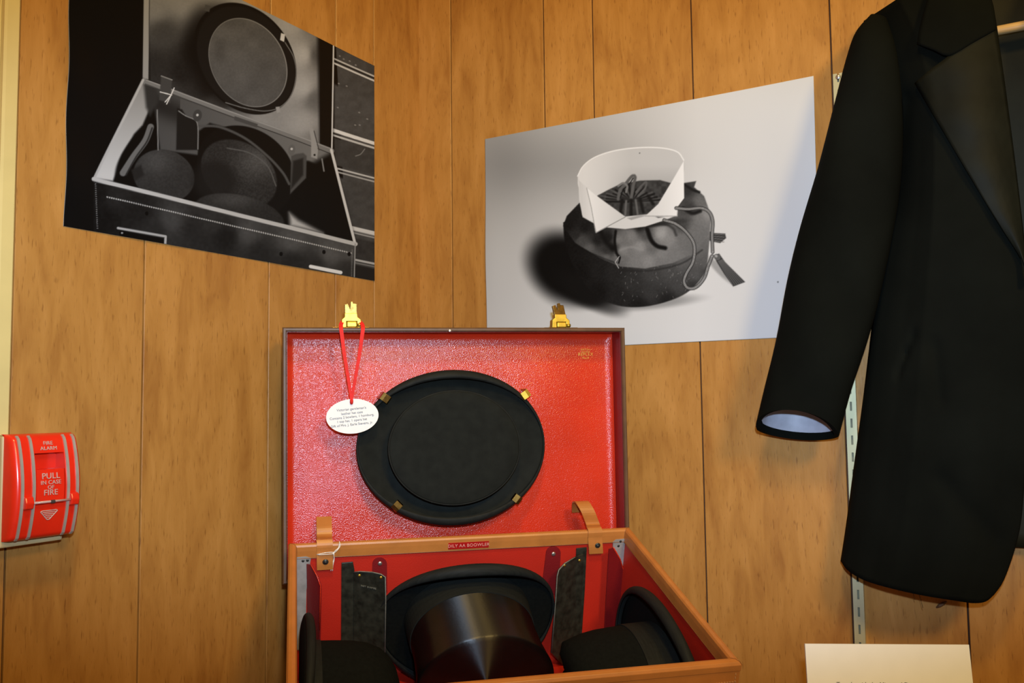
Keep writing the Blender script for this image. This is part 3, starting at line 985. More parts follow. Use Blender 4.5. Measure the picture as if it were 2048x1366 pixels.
RX0, RX1, RZ0, RZ1 = -0.0165, 0.0195, 0.0395, 0.0985
xs = sorted(set(list(np.linspace(-AW / 2, AW / 2, 44)) + [RX0, RX0 + 0.0004, RX1 - 0.0004, RX1]))
zs = sorted(set(list(np.linspace(0, AH, 60)) + [RZ0, RZ0 + 0.0004, RZ1 - 0.0004, RZ1]))
vv = []
for z in zs:
    for x in xs:
        o = al_face(x, z)
        if RX0 + 0.0002 < x < RX1 - 0.0002 and RZ0 + 0.0002 < z < RZ1 - 0.0002:
            o = min(o, 0.0335)
        vv.append((x, -o, z))
nf = len(vv)
ff = grid_faces(len(zs), len(xs))
nx_, nz_ = len(xs), len(zs)
ring = list(range(nx_)) + [r * nx_ + nx_ - 1 for r in range(1, nz_)] + [(nz_ - 1) * nx_ + c for c in range(nx_ - 2, -1, -1)] + [r * nx_ for r in range(nz_ - 2, 0, -1)]
vv += [(vv[i][0], -0.028, vv[i][2]) for i in ring]
ff += [(ring[i], nf + i, nf + (i + 1) % len(ring), ring[(i + 1) % len(ring)]) for i in range(len(ring))]
ff.append(tuple(range(nf, nf + len(ring))))
alc = mesh('cover', vv, ff, M_ALRED, al)
for p_ in alc.data.polygons:
    p_.use_smooth = len(p_.vertices) == 4
md = alc.modifiers.new('edges', 'EDGE_SPLIT'); md.split_angle = math.radians(38)
for rx in (-0.0330, -0.0195, 0.0225, 0.0340):
    zr = np.linspace(0.001, AH - 0.0025, 40)
    Geo().strip([(rx, -al_face(rx, z) - 0.0006, z) for z in zr], (0.0016, 0, 0), 0.0018).build('rib', M_ALSIL, al, smooth=False)
# pull handle plate inside the opening
hp = Geo()
hz = np.linspace(RZ0 + 0.0006, 0.0795, 12)
hv = []
for z in hz:
    for x in (RX0 + 0.0012, RX1 - 0.0012):
        hv.append((x, -al_out(z) + 0.0010, z))
for z in hz:
    for x in (RX0 + 0.0012, RX1 - 0.0012):
        hv.append((x, -0.0335, z))
k = len(hz) * 2
hf = [(i * 2, i * 2 + 1, i * 2 + 3, i * 2 + 2) for i in range(len(hz) - 1)] + [(k + i * 2, k + i * 2 + 2, k + i * 2 + 3, k + i * 2 + 1) for i in range(len(hz) - 1)]
for i in range(len(hz) - 1):
    hf += [(i * 2, i * 2 + 2, k + i * 2 + 2, k + i * 2), (i * 2 + 1, k + i * 2 + 1, k + i * 2 + 3, i * 2 + 3)]
hf += [(0, k, k + 1, 1), (k - 2, k - 1, 2 * k - 1, 2 * k - 2)]
hdl = mesh('pull_handle', hv, hf, M_ALRED, al)


def al_text(body, size, z, x=0.0015, sp=1.05, parent=al, dy=0.0):
    o = al_out(z)
    sl = math.atan2(al_out(z + 0.004) - al_out(z - 0.004), 0.008)
    return text_mesh(body, size, M_ALTXT, parent, upright(x, -o - 0.0004 + dy, z, 0, sl), spacing=sp)


al_text('FIRE', 0.0062, 0.1095)
al_text('ALARM', 0.0062, 0.1035)
for t_, s_, z_ in (('PULL', 0.0098, 0.0715), ('IN CASE', 0.0066, 0.0642), ('OF', 0.0062, 0.0585), ('FIRE', 0.0092, 0.0525)):
    al_text(t_, s_, z_, parent=hdl, dy=0.0008, x=0.0015)
rodz = 0.0425
for sx in (-0.0265, 0.0290):
    g = Geo()
    o = al_out(rodz)
    g.prism([(sx - 0.0050, -o + 0.002, rodz - 0.0075), (sx - 0.0050, -o - 0.0052, rodz - 0.0062), (sx - 0.0050, -o - 0.0068, rodz + 0.0005),
             (sx - 0.0050, -o - 0.0045, rodz + 0.0072), (sx - 0.0050, -o + 0.002, rodz + 0.0098)], (0.0100, 0, 0))
    g.build('rod_holder', M_ALRED, al, bevel=0.0012)
rod = Geo().tube([(-0.0215, -al_out(rodz) - 0.0028, rodz), (0.0240, -al_out(rodz) - 0.0028, rodz)], 0.0014, 10).build('glass_rod', M_ROD, al, smooth=True)
Geo().tube([(-0.0005, -al_out(rodz) - 0.0045, rodz - 0.0002), (0.0035, -al_out(rodz) - 0.0045, rodz - 0.0002)], 0.0021, 10).build('rod_clip', M_PIN, al)
lz = 0.0265
tri = [(-0.0095, lz + 0.0045), (-0.0075, lz + 0.0055), (0.0095, lz + 0.0055), (0.0110, lz + 0.0045), (0.0022, lz - 0.0050), (-0.0005, lz - 0.0050)]
emb = Geo()
for i in range(6):
    a, b = tri[i], tri[(i + 1) % 6]
    emb.tube([(a[0], -al_out(a[1]) - 0.0003, a[1]), (b[0], -al_out(b[1]) - 0.0003, b[1])], 0.0006, 6)
for j in range(4):
    zz = lz + 0.0035 - j * 0.0020
    hw_ = 0.0078 - j * 0.0019
    emb.tube([(0.0008 - hw_, -al_out(zz) - 0.0002, zz), (0.0008 + hw_, -al_out(zz) - 0.0002, zz)], 0.00055, 6)
emb.build('emblem', M_ALTXT, al)
Geo().dome((0.0012, -al_out(0.1165) + 0.0040, 0.1165), (0, -1, 0.5), 0.0024, 0.0014).build('key_screw', M_ALRED, al)

# ================================================================== SHELF STANDARD (right wall)
SU = 0.8035 * KW
zt = CAMZ + 0.503 * KW
zb = CAMZ - 0.78
sd = empty('shelf_standard', MR @ shift(SU, 0, zb), 'slotted metal shelf standard on the right wall behind the jacket', 'shelf standard')
HT = zt - zb
g = Geo()
hw, t0, dp = 0.0078, 0.0014, 0.0080
pitch, slot, sw = 0.0260, 0.0140, 0.0015
g.box(-hw, -hw + t0, -dp, -0.0003, 0, HT)
g.box(hw - t0, hw, -dp, -0.0003, 0, HT)
g.box(-hw + t0, -sw, -dp, -dp + t0, 0, HT)
g.box(sw, hw - t0, -dp, -dp + t0, 0, HT)
ph = (CAMZ + 0.0176 - zb) % pitch - slot / 2 - pitch
z = ph
prev = 0.0
while z < HT:
    a, b = z, z + slot
    if a > prev and prev < HT:
        g.box(-sw, sw, -dp, -dp + t0, max(prev, 0), min(a, HT))
    prev = max(b, 0)
    z += pitch
g.build('channel', M_STD, sd)
Geo().box(-hw + t0, hw - t0, -0.0012, -0.0003, 0, HT).build('channel_back', M_SLOT, sd)
for zz in (HT - 0.006, HT - 0.45, 0.2):
    Geo().dome((0, -dp - 0.0001, zz), (0, -1, 0), 0.0042, 0.0018).build('screw', M_RIVET, sd, smooth=True)

# ================================================================== HAT CASE
case = empty('hat_case', MB @ shift(BW / 2, -BD / 2, -BH),
             'open tan leather hat case with red lining standing in the corner', 'hat case')
CI = np.linalg.inv(MB @ shift(BW / 2, -BD / 2, -BH))
PB = CI @ MB          # base frame inside the case's empty
PL = CI @ MLID        # lid frame inside the case's empty
WT = 0.008
# base shell: five leather panels in one open box
g = Geo()
g.box(0, BW, -WT, 0, -BH, -0.004).box(0, BW, -BD, -BD + WT, -BH, -0.004)
g.box(0, WT, -BD + WT, -WT, -BH, -0.004).box(BW - WT, BW, -BD + WT, -WT, -BH, -0.004)
g.box(WT, BW - WT, -BD + WT, -WT, -BH, -BH + WT)
base = g.build('base_shell', M_LEATH, case, PB)
LT = 0.0015
g = Geo()
x0, x1, y0, y1, z0, z1 = WT, BW - WT, -BD + WT, -WT, -BH + WT, -0.006
g.box(x0, x1, y1 - LT, y1, z0, z1).box(x0, x1, y0, y0 + LT, z0, z1)
g.box(x0, x0 + LT, y0 + LT, y1 - LT, z0, z1).box(x1 - LT, x1, y0 + LT, y1 - LT, z0, z1)
g.box(x0 + LT, x1 - LT, y0 + LT, y1 - LT, z0, z0 + LT)
g.build('base_lining', M_REDS, case, PB)
# rolled leather rim: profile swept round the opening with mitred corners
prof = [(-0.0008, -0.011), (-0.0012, -0.003), (0.001, 0.0005), (0.005, 0.0020), (0.009, 0.0012), (0.0108, -0.0015), (0.0112, -0.008), (0.0110, -0.0195), (0.0094, -0.0195), (0.0094, -0.006), (0.0010, -0.006), (0.0, -0.011)]
cn = [(0, 0, 1, -1), (BW, 0, -1, -1), (BW, -BD, -1, 1), (0, -BD, 1, 1)]
v = []
for (cx, cy, sx, sy) in cn:
    v += [(cx + sx * a, cy + sy * a, b) for a, b in prof]
n = len(prof)
f = []
for i in range(4):
    j = (i + 1) % 4
    for q in range(n):
        f.append((i * n + q, i * n + (q + 1) % n, j * n + (q + 1) % n, j * n + q))
rim = mesh('rim', v, f, M_LEATH, case, PB)
md = rim.modifiers.new('bevel', 'BEVEL'); md.width = 0.0006; md.segments = 2; md.limit_method = 'ANGLE'
# dark seams where the rim is mitred and meets the lining
for (cx, cy, sx, sy) in cn:
    Geo().tube([(cx + sx * a, cy + sy * a, b + 0.0001) for a, b in prof[1:8]], 0.00045, 5).build('rim_seam', M_LEATHD, case, PB)
Geo().tube([(0.0115, -0.0115, -0.0196), (BW - 0.0115, -0.0115, -0.0196)], 0.0006, 5).build('rim_seam', M_LEATHD, case, PB)
Geo().tube([(BW - 0.0115, -0.0115, -0.0196), (BW - 0.0115, -BD + 0.0115, -0.0196)], 0.0006, 5).build('rim_seam', M_LEATHD, case, PB)
# stitching on the front
g = Geo()
for i in range(150):
    xx = 0.006 + i * (BW - 0.012) / 149
    g.box(xx, xx + 0.0022, -BD - 0.0006, -BD + 0.0002, -0.0262, -0.0252)
for i in range(40):
    zz = -0.014 - i * 0.005
    g.box(BW - 0.0058, BW - 0.0048, -BD - 0.0006, -BD + 0.0002, zz - 0.0028, zz)
    g.box(0.0048, 0.0058, -BD - 0.0006, -BD + 0.0002, zz - 0.0028, zz)
st = g.build('stitching', M_STITCH, case, PB)
st['kind'] = 'stuff'
for xx in (0.024, BW - 0.022):
    Geo().dome((xx, -BD - 0.0002, -0.0305), (0, -1, 0), 0.0036, 0.0012).build('front_rivet', M_SNAP, case, PB, smooth=True)

YB = y1 - LT           # inner face of the back lining
NB = np.array([0, -1.0, 0])


def bplate(name, pts, mt, th=0.0016, smooth=False, parent=case, bevel=0.0):
    """plate in the base from (px, py, depth) corners"""
    P3 = [onB(a, b, yv) for a, b, yv in pts]
    nrm = np.zeros(3)
    c = np.mean(P3, axis=0)
    for i in range(len(P3)):
        nrm += np.cross(P3[i] - c, P3[(i + 1) % len(P3)] - c)
    nrm /= np.linalg.norm(nrm)
    if nrm[1] > 0:
        nrm = -nrm
    return Geo().prism(P3, nrm * -th).build(name, mt, parent, PB, bevel=bevel)


w_ = YB - 0.0022
# grey metal plates in the back corners
bplate('corner_plate', [(589, 1115, w_), (612, 1113, w_), (622, 1116, w_), (618, 1140, w_), (613, 1180, w_), (611, 1300, w_), (592, 1300, w_)], M_STEEL, 0.0015)
bplate('corner_plate', [(1226, 1084, w_), (1232, 1079, w_), (1257, 1077, w_), (1254, 1180, w_), (1250, 1300, w_), (1226, 1300, w_)], M_STEEL, 0.0015)
for q in ((606, 1122), (615, 1121), (1241, 1083), (1237, 1092)):
    c = onB(q[0], q[1], w_)
    Geo().dome(c, NB, 0.0022, 0.0008).build('corner_screw', M_SNAP, case, PB)
# maroon leather flaps standing off the back wall
fr = -0.040
bplate('side_flap', [(613, 1128, w_ - 0.001), (622, 1130, -0.022), (634, 1152, -0.034), (641, 1172, fr), (640, 1230, fr), (638, 1320, fr), (616, 1320, w_ - 0.001)], M_MAROON, 0.002)
bplate('side_flap', [(1219, 1098, -0.030), (1227, 1095, -0.026), (1240, 1118, -0.018), (1247, 1140, w_ - 0.001), (1245, 1180, w_ - 0.001), (1243, 1320, w_ - 0.001), (1207, 1320, -0.030), (1213, 1200, -0.030)], M_MAROON, 0.002)
Geo().tube([onB(a, b, c - 0.0004) for a, b, c in ((1227, 1095, -0.026), (1240, 1118, -0.018), (1247, 1140, w_ - 0.001), (1244, 1200, w_ - 0.001))], 0.0011, 6).build('flap_edge', M_RED, case, PB, smooth=True)
Geo().tube([onB(a, b, c - 0.0004) for a, b, c in ((622, 1130, -0.022), (634, 1152, -0.034), (641, 1172, fr), (639, 1260, fr))], 0.0008, 6).build('flap_edge', M_RED, case, PB, smooth=True)
# red tabs with a rivet
for cx, ty, by, rv_, lean in ((759.5, 1115.5, 1185, (760, 1127), 0), (1107, 1093, 1190, (1107, 1108), -5)):
    pts = []
    for i in range(13):
        a = math.pi * i / 12
        pts.append((cx + 14.5 * math.cos(a), ty + 13 - 13 * math.sin(a), w_))
    pts += [(cx - 15 + lean * 2, by, w_), (cx + 15 + lean, by, w_)]
    tb = bplate('hat_tab', pts, M_MAROON, 0.002)
    Geo().dome(onB(rv_[0], rv_[1], w_ - 0.0002), NB, 0.0036, 0.0016).build('rivet', M_RIVET, tb, np.eye(4), smooth=True)


def wing(flange, face, letters, rivets):
    """black hat wing: flange against the wall and a leaf curving forward"""
    bplate('wing_flange', [(a, b, w_ - 0.001) for a, b in flange], M_BLKLEA, 0.0025, bevel=0.0008)
    wl_ = bplate('hat_wing', face, M_BLKLEA, 0.003, bevel=0.001)
    g = Geo()
    top = [onB(a, b, c) for a, b, c in face]
    return wl_


wgl = wing([(683, 1126), (706, 1124), (709, 1140), (709, 1330), (682, 1330)],
           [(707, 1145, -0.014), (720, 1143.5, -0.020), (745, 1145, -0.030), (762, 1149, -0.038), (770, 1154, -0.042), (771, 1200, -0.042), (769, 1345, -0.042), (706, 1345, -0.014)], None, None)
wgr = wing([(1153, 1097), (1174, 1095), (1170, 1180), (1160, 1330), (1143, 1330)],
           [(1168, 1108, -0.014), (1150, 1115, -0.020), (1130, 1127, -0.030), (1118, 1140, -0.038), (1115, 1152, -0.042), (1112, 1200, -0.042), (1103, 1306, -0.042), (1130, 1335, -0.028), (1156, 1345, -0.014)], None, None)
for q, d_, par in (((719, 1151), -0.0205, wgl), ((762, 1155), -0.039, wgl), ((1159, 1121), -0.0195, wgr), ((1129, 1131), -0.0315, wgr)):
    Geo().dome(onB(q[0], q[1], d_ - 0.0012), NB, 0.0024, 0.0012).build('rivet', M_BRASS, par, np.eye(4), smooth=True)
for pts in ([(708, 1144.5, -0.0155), (720, 1143, -0.0215), (745, 1144.5, -0.0315), (762, 1148.5, -0.0395), (770.5, 1154, -0.0435), (771.5, 1200, -0.0435), (769.5, 1340, -0.0435)],
            [(1150, 1114.5, -0.0215), (1130, 1126.5, -0.0315), (1118, 1139.5, -0.0395), (1114.5, 1152, -0.0435), (1111.5, 1200, -0.0435), (1103, 1306, -0.0435)]):
    Geo().tube([onB(*q) for q in pts], 0.0009, 6).build('wing_piping', M_WORN, case, PB, smooth=True)


def bas_text(body, size, px, py, yv, mt, parent, roll=0.0, yaw=0.0, sp=1.1):
    c = onB(px, py, yv)
    mm = Matrix.Translation(Vector(c)) @ Matrix.Rotation(yaw, 4, 'Z') @ Matrix.Rotation(roll, 4, 'Y') @ Matrix.Rotation(math.radians(90), 4, 'X')
    return text_mesh(body, size, mt, parent, np.array(mm), spacing=sp)


bas_text('NOT SHAMBE', 0.0038, 737, 1174.5, -0.0290, M_WORN, wgl, 0.0, -0.52)

# straps over the back rim, running to the lid


def strap(px_in, px_top, lid_pts, halfw, snap):
    """px_in: lower end on the inner back wall; lid_pts: (px,py,lid depth) run above the rim"""
    pin = onB(px_in[0], px_in[1], YB - 0.0052)
    prim = onB(px_top[0], px_top[1], YB - 0.0052)
    path = [pin, pin * 0.5 + prim * 0.5, np.array([prim[0], -0.0122, -0.010]), np.array([prim[0], -0.0118, -0.0005]), np.array([prim[0], -0.008, 0.0038]), np.array([prim[0] - 0.0005, -0.003, 0.0048])]
    L2B = np.linalg.inv(MB) @ MLID
    for a, b, c in lid_pts:
        q = onLid(a, b, c)
        path.append((L2B @ np.r_[q, 1])[:3])
    path = smooth_curve(path, 44)
    wv = np.array([halfw, 0, 0])
    s = Geo().strip(path, wv, 0.0022).build('strap', M_LEATH, case, PB)
    sn = onB(snap[0], snap[1], YB - 0.0066)
    Geo().dome(sn, NB, 0.0046, 0.0016, 14).build('snap', M_SNAP, s, np.eye(4), smooth=True)
    Geo().dome(sn + NB * 0.0012, NB, 0.0024, 0.0016, 12).build('snap_boss', M_SNAP, s, np.eye(4), smooth=True)
    return s


strap((650, 1139), (649.5, 1112), [(649, 1075, 0.010), (648.5, 1055, 0.022), (648, 1034, 0.036)], 0.0118, (651, 1124))
strap((1192, 1107), (1190.5, 1080), [(1186, 1050, -0.004), (1177, 1026, -0.006), (1168, 1010, -0.001), (1163, 1003.5, 0.008), (1158, 1005, 0.020), (1157, 1014, 0.030), (1157, 1024, 0.037)], 0.0118, (1195.5, 1091))
# red embossed label tape on the rim
cA, cB = onB(897, 1084.5, -0.0118), onB(978, 1080.5, -0.0118)
tp = Geo().box(cA[0], cB[0], -0.0121, -0.0112, -0.0168, -0.0062).build('label_tape', M_TAPE, case, PB)
text_mesh('DILY AA BOOWLER', 0.0072, M_TAPETX, tp, upright((cA[0] + cB[0]) / 2, -0.0123, -0.0114), spacing=1.05)

# ---- lid
g = Geo()
lt = 0.0050
g.box(0, LW, LDEP - lt, LDEP, 0, LH)
g.box(0, LW, 0.0015, LDEP - lt, LH - lt, LH).box(0, LW, 0.0015, LDEP - lt, 0, lt)
g.box(0, lt, 0.0015, LDEP - lt, lt, LH - lt).box(LW - lt, LW, 0.0015, LDEP - lt, lt, LH - lt)
lid = g.build('lid_shell', M_BROWN, case, PL)
prof = [(-0.0006, 0.008), (-0.0008, 0.001), (0.0012, -0.0012), (0.0042, -0.0012), (0.0058, 0.0006), (0.0058, 0.006), (0.0, 0.006)]
cn = [(0, 0, 1, 1), (LW, 0, -1, 1), (LW, LH, -1, -1), (0, LH, 1, -1)]
v, f, n = [], [], len(prof)
for (cx, cz, sx, sz) in cn:
    v += [(cx + sx * a, b, cz + sz * a) for a, b in prof]
for i in range(4):
    j = (i + 1) % 4
    for q in range(n):
        f.append((i * n + q, i * n + (q + 1) % n, j * n + (q + 1) % n, j * n + q))
mesh('lid_rim', v, f, M_BROWN, lid, np.eye(4))
# lining: inner walls (smooth) and grained panel with a soft turned-up edge
LF = LDEP - lt - 0.0012      # lid-floor depth
g = Geo()
a_ = lt + 0.0002
g.box(a_, LW - a_, 0.0055, LF, LH - a_ - 0.0012, LH - a_).box(a_, LW - a_, 0.0055, LF, a_, a_ + 0.0012)
g.box(a_, a_ + 0.0012, 0.0055, LF, a_ + 0.0012, LH - a_ - 0.0012).box(LW - a_ - 0.0012, LW - a_, 0.0055, LF, a_ + 0.0012, LH - a_ - 0.0012)
g.build('lid_wall_lining', M_MAROON, lid, np.eye(4))
nxl, nzl = 120, 84
vv = []
m_ = 0.0066
for z in np.linspace(m_, LH - m_, nzl):
    for x in np.linspace(m_, LW - m_, nxl):
        e = min(x - m_, LW - m_ - x, z - m_, LH - m_ - z)
        y = LF - 0.0010 - 0.006 * max(0, 1 - e / 0.010) ** 2
        y -= 0.0012 * math.sin(x * 23 + 1) * math.sin(z * 17) * min(1, e / 0.04)
        vv.append((x, y, z))
mesh('lid_panel_lining', vv, grid_faces(nzl, nxl), M_RED, lid, np.eye(4), smooth=True)
# stamp in the lid
sc = onLid(1171, 709, LF - 0.0026)
for body, dz, sz, sp in (('BRITISH', 0.0085, 0.0044, 1.1), ('GRANDE', 0.0045, 0.0036, 1.1), ('REPLEX', 0.0, 0.0078, 1.1), ('No.29', -0.0060, 0.0050, 1.0)):
    text_mesh(body, sz, M_GOLD, lid, upright(sc[0], sc[1], sc[2] + dz), spacing=sp, depth=0.0002, name='gold_stamp')
# latches on the lid's top edge
for px, lean in ((703, 0.0), (1123.5, -0.10)):
    c = onLid(px, 655, 0.006)
    lx = c[0]
    q = Geo().box(lx - 0.030, lx + 0.028, 0.006, 0.030, LH + 0.0002, LH + 0.0016).build('latch', M_BRASSD, case, PL, bevel=0.0004)
    g = Geo()
    zb_ = LH + 0.0016
    g.prism([(lx - 0.0155, 0.009, zb_), (lx - 0.0150, 0.009, zb_ + 0.0125), (lx - 0.0105, 0.009, zb_ + 0.0165), (lx - 0.0105, 0.009, zb_ + 0.0225), (lx + 0.0095, 0.009, zb_ + 0.0225),
             (lx + 0.0100, 0.009, zb_ + 0.0165), (lx + 0.0150, 0.009, zb_ + 0.0125), (lx + 0.0160, 0.009, zb_),
             (lx + 0.0090, 0.009, zb_), (lx + 0.0090, 0.009, zb_ + 0.0095), (lx - 0.0075, 0.009, zb_ + 0.0095), (lx - 0.0075, 0.009, zb_)], (0, 0.016, 0))
    g.build('latch_body', M_BRASS, q, np.eye(4), bevel=0.0008)
    Geo().box(lx - 0.0072, lx + 0.0087, 0.0065, 0.020, zb_, zb_ + 0.0088).build('latch_roller', M_BRASS, q, np.eye(4), bevel=0.0015)
    Geo().tube([(lx + 0.0092, 0.0078, zb_ + 0.0035), (lx + 0.0158, 0.0078, zb_ + 0.0035)], 0.0026, 10).build('latch_pin', M_BRASS, q, np.eye(4), smooth=True)
    g = Geo()
    zt_ = zb_ + 0.0222
    g.prism([(lx - 0.0098, 0.013, zt_), (lx - 0.0102 + lean * 0.03, 0.013, zt_ + 0.0145), (lx - 0.0050 + lean * 0.03, 0.013, zt_ + 0.0165), (lx - 0.0018 + lean * 0.03, 0.013, zt_ + 0.0085),
             (lx - 0.0008 + lean * 0.03, 0.013, zt_ + 0.0195), (lx + 0.0030 + lean * 0.03, 0.013, zt_ + 0.0195), (lx + 0.0035 + lean * 0.03, 0.013, zt_ + 0.0165),
             (lx + 0.0092 + lean * 0.03, 0.013, zt_ + 0.0160), (lx + 0.0095, 0.013, zt_)], (0, 0.007, 0))
    g.build('latch_hasp', M_BRASSD, q, np.eye(4), bevel=0.0006)
# small chip on the top edge
cc = onLid(900, 660, -0.0012)
Geo().dome((cc[0], -0.0010, LH - 0.0045), (0, -1, 0), 0.0022, 0.0006).build('edge_chip', M_RIVET, lid, np.eye(4))

# ================================================================== HATS
SEG = 72


def ering(rx, ry, z, seg=SEG, fn=None):
    out = []
    for k in range(seg):
        t = 2 * math.pi * k / seg
        x, y = rx * math.cos(t), ry * math.sin(t)
        out.append((x, y, z + (fn(t) if fn else 0)))
    return out


def crown_mesh(name, prof, rx, ry, mt, parent, bumpy=0.0, dent=None):
    """prof: list of (scale, height) from brim to apex"""
    v, f = [], []
    for s, h in prof:
        v += ering(rx * s, ry * s, h)
    f = grid_faces(len(prof), SEG, wrap=True)
    f.append(tuple((len(prof) - 1) * SEG + k for k in range(SEG)))
    if dent:
        v = [(x, y, z - dent(x, y, z)) for x, y, z in v]
    o = mesh(name, v, f, mt, parent, np.eye(4), smooth=True)
    return o


def brim_mesh(rx, ry, bx, by, curl, dip, mt, parent, roll=0.008, power=2.0, th=0.003, rmin=0.25):
    """brim ring; sides (short axis) curl towards the crown, ends dip; the edge rolls over into a lip"""
    n, n2 = 12, 9
    TH = [2 * math.pi * k / SEG for k in range(SEG)]

    def lift(t, s):
        return s ** power * (curl * math.sin(t) ** 2 - dip * math.cos(t) ** 2)
    rows = []
    for i in range(n + 1):
        q = i / n
        row = []
        for t in TH:
            ro = roll * (rmin + (1 - rmin) * math.sin(t) ** 2)
            row.append(((rx * 0.97 + (bx - ro - rx * 0.97) * q) * math.cos(t), (ry * 0.97 + (by - ro - ry * 0.97) * q) * math.sin(t), lift(t, q)))
        rows.append(row)
    v = [p for r in rows for p in r]
    f = grid_faces(n + 1, SEG, wrap=True)
    b0 = len(v)
    v += [(x, y, z - th) for (x, y, z) in v]
    f += [tuple(b0 + i for i in q[::-1]) for q in f]
    for k in range(SEG):
        k2 = (k + 1) % SEG
        f.append((k, b0 + k, b0 + k2, k2))
        f.append((n * SEG + k, n * SEG + k2, b0 + n * SEG + k2, b0 + n * SEG + k))
    o = mesh('brim', v, f, mt, parent, np.eye(4), smooth=True)
    # rolled lip
    lv = []
    for thick in (0.0, 0.0022):
        for i in range(n2 + 1):
            ph = math.radians(205) * i / n2
            for t in TH:
                ro = roll * (rmin + (1 - rmin) * math.sin(t) ** 2)
                r1 = max(ro - thick, 0.0002)
                a = bx - ro + r1 * math.sin(ph)
                b = by - ro + r1 * math.sin(ph)
                lv.append((a * math.cos(t), b * math.sin(t), lift(t, 1.0) - th + 0.0004 + ro - r1 * math.cos(ph)))
    m1 = (n2 + 1) * SEG
    lf = grid_faces(n2 + 1, SEG, wrap=True)
    lf = lf + [tuple(m1 + i for i in q[::-1]) for q in lf]
    for k in range(SEG):
        k2 = (k + 1) % SEG
        lf.append((k, m1 + k, m1 + k2, k2))
        lf.append((n2 * SEG + k, n2 * SEG + k2, m1 + n2 * SEG + k2, m1 + n2 * SEG + k))
    mesh('brim_lip', lv, lf, M_FELTB, o, np.eye(4), smooth=True)
    return o


def band_mesh(rx, ry, s0, s1, h0, h1, parent, mt=None, bow=None):
    v = ering(rx * s0 + 0.0012, ry * s0 + 0.0012, h0) + ering(rx * s1 + 0.0012, ry * s1 + 0.0012, h1) + ering(rx * s1 - 0.001, ry * s1 - 0.001, h1) + ering(rx * s0 - 0.001, ry * s0 - 0.001, h0)
    f = grid_faces(4, SEG, wrap=True) + [(3 * SEG + k, 3 * SEG + (k + 1) % SEG, (k + 1) % SEG, k) for k in range(SEG)]
    return mesh('hat_band', v, f, mt or M_FELTB, parent, np.eye(4), smooth=False)


def local_to_world(M, x, y, z, o):
    mm = np.eye(4)
    mm[:3, 0], mm[:3, 1], mm[:3, 2], mm[:3, 3] = x, y, z, o
    return M @ mm


ex, ey, ez = np.eye(3)
# --- silk top hat in the middle, crown towards the viewer
ta_ = math.radians(6)
th = empty('top_hat', local_to_world(MB, ex, ez * math.cos(ta_) - ey * math.sin(ta_), -ey * math.cos(ta_) - ez * math.sin(ta_), (0.2705, -0.034, -0.122)),
           'shiny black silk top hat in the middle of the case between black wings', 'hat')
crown_mesh('crown', [(1.0, 0.0), (0.985, 0.015), (0.965, 0.04), (0.955, 0.075), (0.965, 0.110), (0.99, 0.138), (1.005, 0.150), (1.002, 0.1525), (0.985, 0.1538), (0.9, 0.1538), (0.7, 0.1534), (0.45, 0.1530), (0.2, 0.1528), (0.03, 0.1528)],
           0.098, 0.080, M_SILK, th)
band_mesh(0.098, 0.080, 1.0, 0.966, 0.001, 0.048, th)
brim_mesh(0.098, 0.080, 0.142, 0.114, 0.022, 0.004, M_FELT, th, roll=0.0105)
# --- bowler on the left, brim against the left side
dome = [(1.0, 0.0), (0.99, 0.02), (0.975, 0.045), (0.95, 0.07), (0.90, 0.09), (0.80, 0.108), (0.66, 0.120), (0.48, 0.128), (0.28, 0.132), (0.08, 0.1335)]
bl = empty('bowler_hat', local_to_world(MB, ey, ez, ex, (0.0175, -0.178, -0.153)),
           'black bowler hat leaning against the left side of the case', 'hat')
crown_mesh('crown', dome, 0.098, 0.078, M_FELT, bl)
band_mesh(0.098, 0.078, 1.0, 0.985, 0.001, 0.026, bl)
brim_mesh(0.098, 0.078, 0.142, 0.113, 0.008, -0.002, M_FELT, bl, roll=0.0065, power=2.5, rmin=0.6)
# --- homburg on the right, brim against the right side
br = empty('homburg_hat', local_to_world(MB, -ey, ez, -ex, (BW - 0.022, -0.222, -0.142)),
           'black felt homburg hat with ribbon band leaning against the right side of the case', 'hat')


def crease(x, y, z):
    return 0.020 * math.exp(-(y / 0.022) ** 2) * max(0, (z - 0.07) / 0.06) if z > 0.07 else 0.0


crown_mesh('crown', [(1.0, 0.0), (0.985, 0.03), (0.965, 0.06), (0.94, 0.085), (0.90, 0.105), (0.80, 0.132), (0.62, 0.142), (0.40, 0.146), (0.2, 0.147), (0.05, 0.147)],
           0.104, 0.082, M_FELT, br, dent=crease)
band_mesh(0.104, 0.082, 1.0, 0.980, 0.001, 0.046, br)
brim_mesh(0.104, 0.082, 0.172, 0.128, 0.006, 0.0, M_FELT, br, roll=0.0085, power=2.5, rmin=0.7)
# --- collapsed opera hat clipped in the lid
oc = onLid(907, 894, 0.014)
oh = empty('opera_hat', local_to_world(MLID, ex, ez, -ey, (oc[0], 0.0255, oc[2])),
           'flat collapsed black opera hat clipped inside the red lid', 'hat')
orx = abs(onLid(1097, 894, 0.012)[0] - onLid(718, 894, 0.012)[0]) / 2 - 0.003
ory = abs(onLid(907, 738, 0.004)[2] - onLid(907, 1050, 0.004)[2]) / 2 - 0.003
cx_ = abs(onLid(1044, 894, -0.004)[0] - onLid(782, 894, -0.004)[0]) / 2
cy_ = abs(onLid(907, 781, -0.004)[2] - onLid(907, 1009, -0.004)[2]) / 2
crown_mesh('crown', [(0.985, -0.002), (0.99, 0.010), (0.995, 0.024), (1.0, 0.0285), (0.992, 0.0302), (0.97, 0.0308), (0.8, 0.0306), (0.5, 0.0303), (0.2, 0.0302), (0.04, 0.0302)],
           cx_, cy_, M_SATIN, oh)
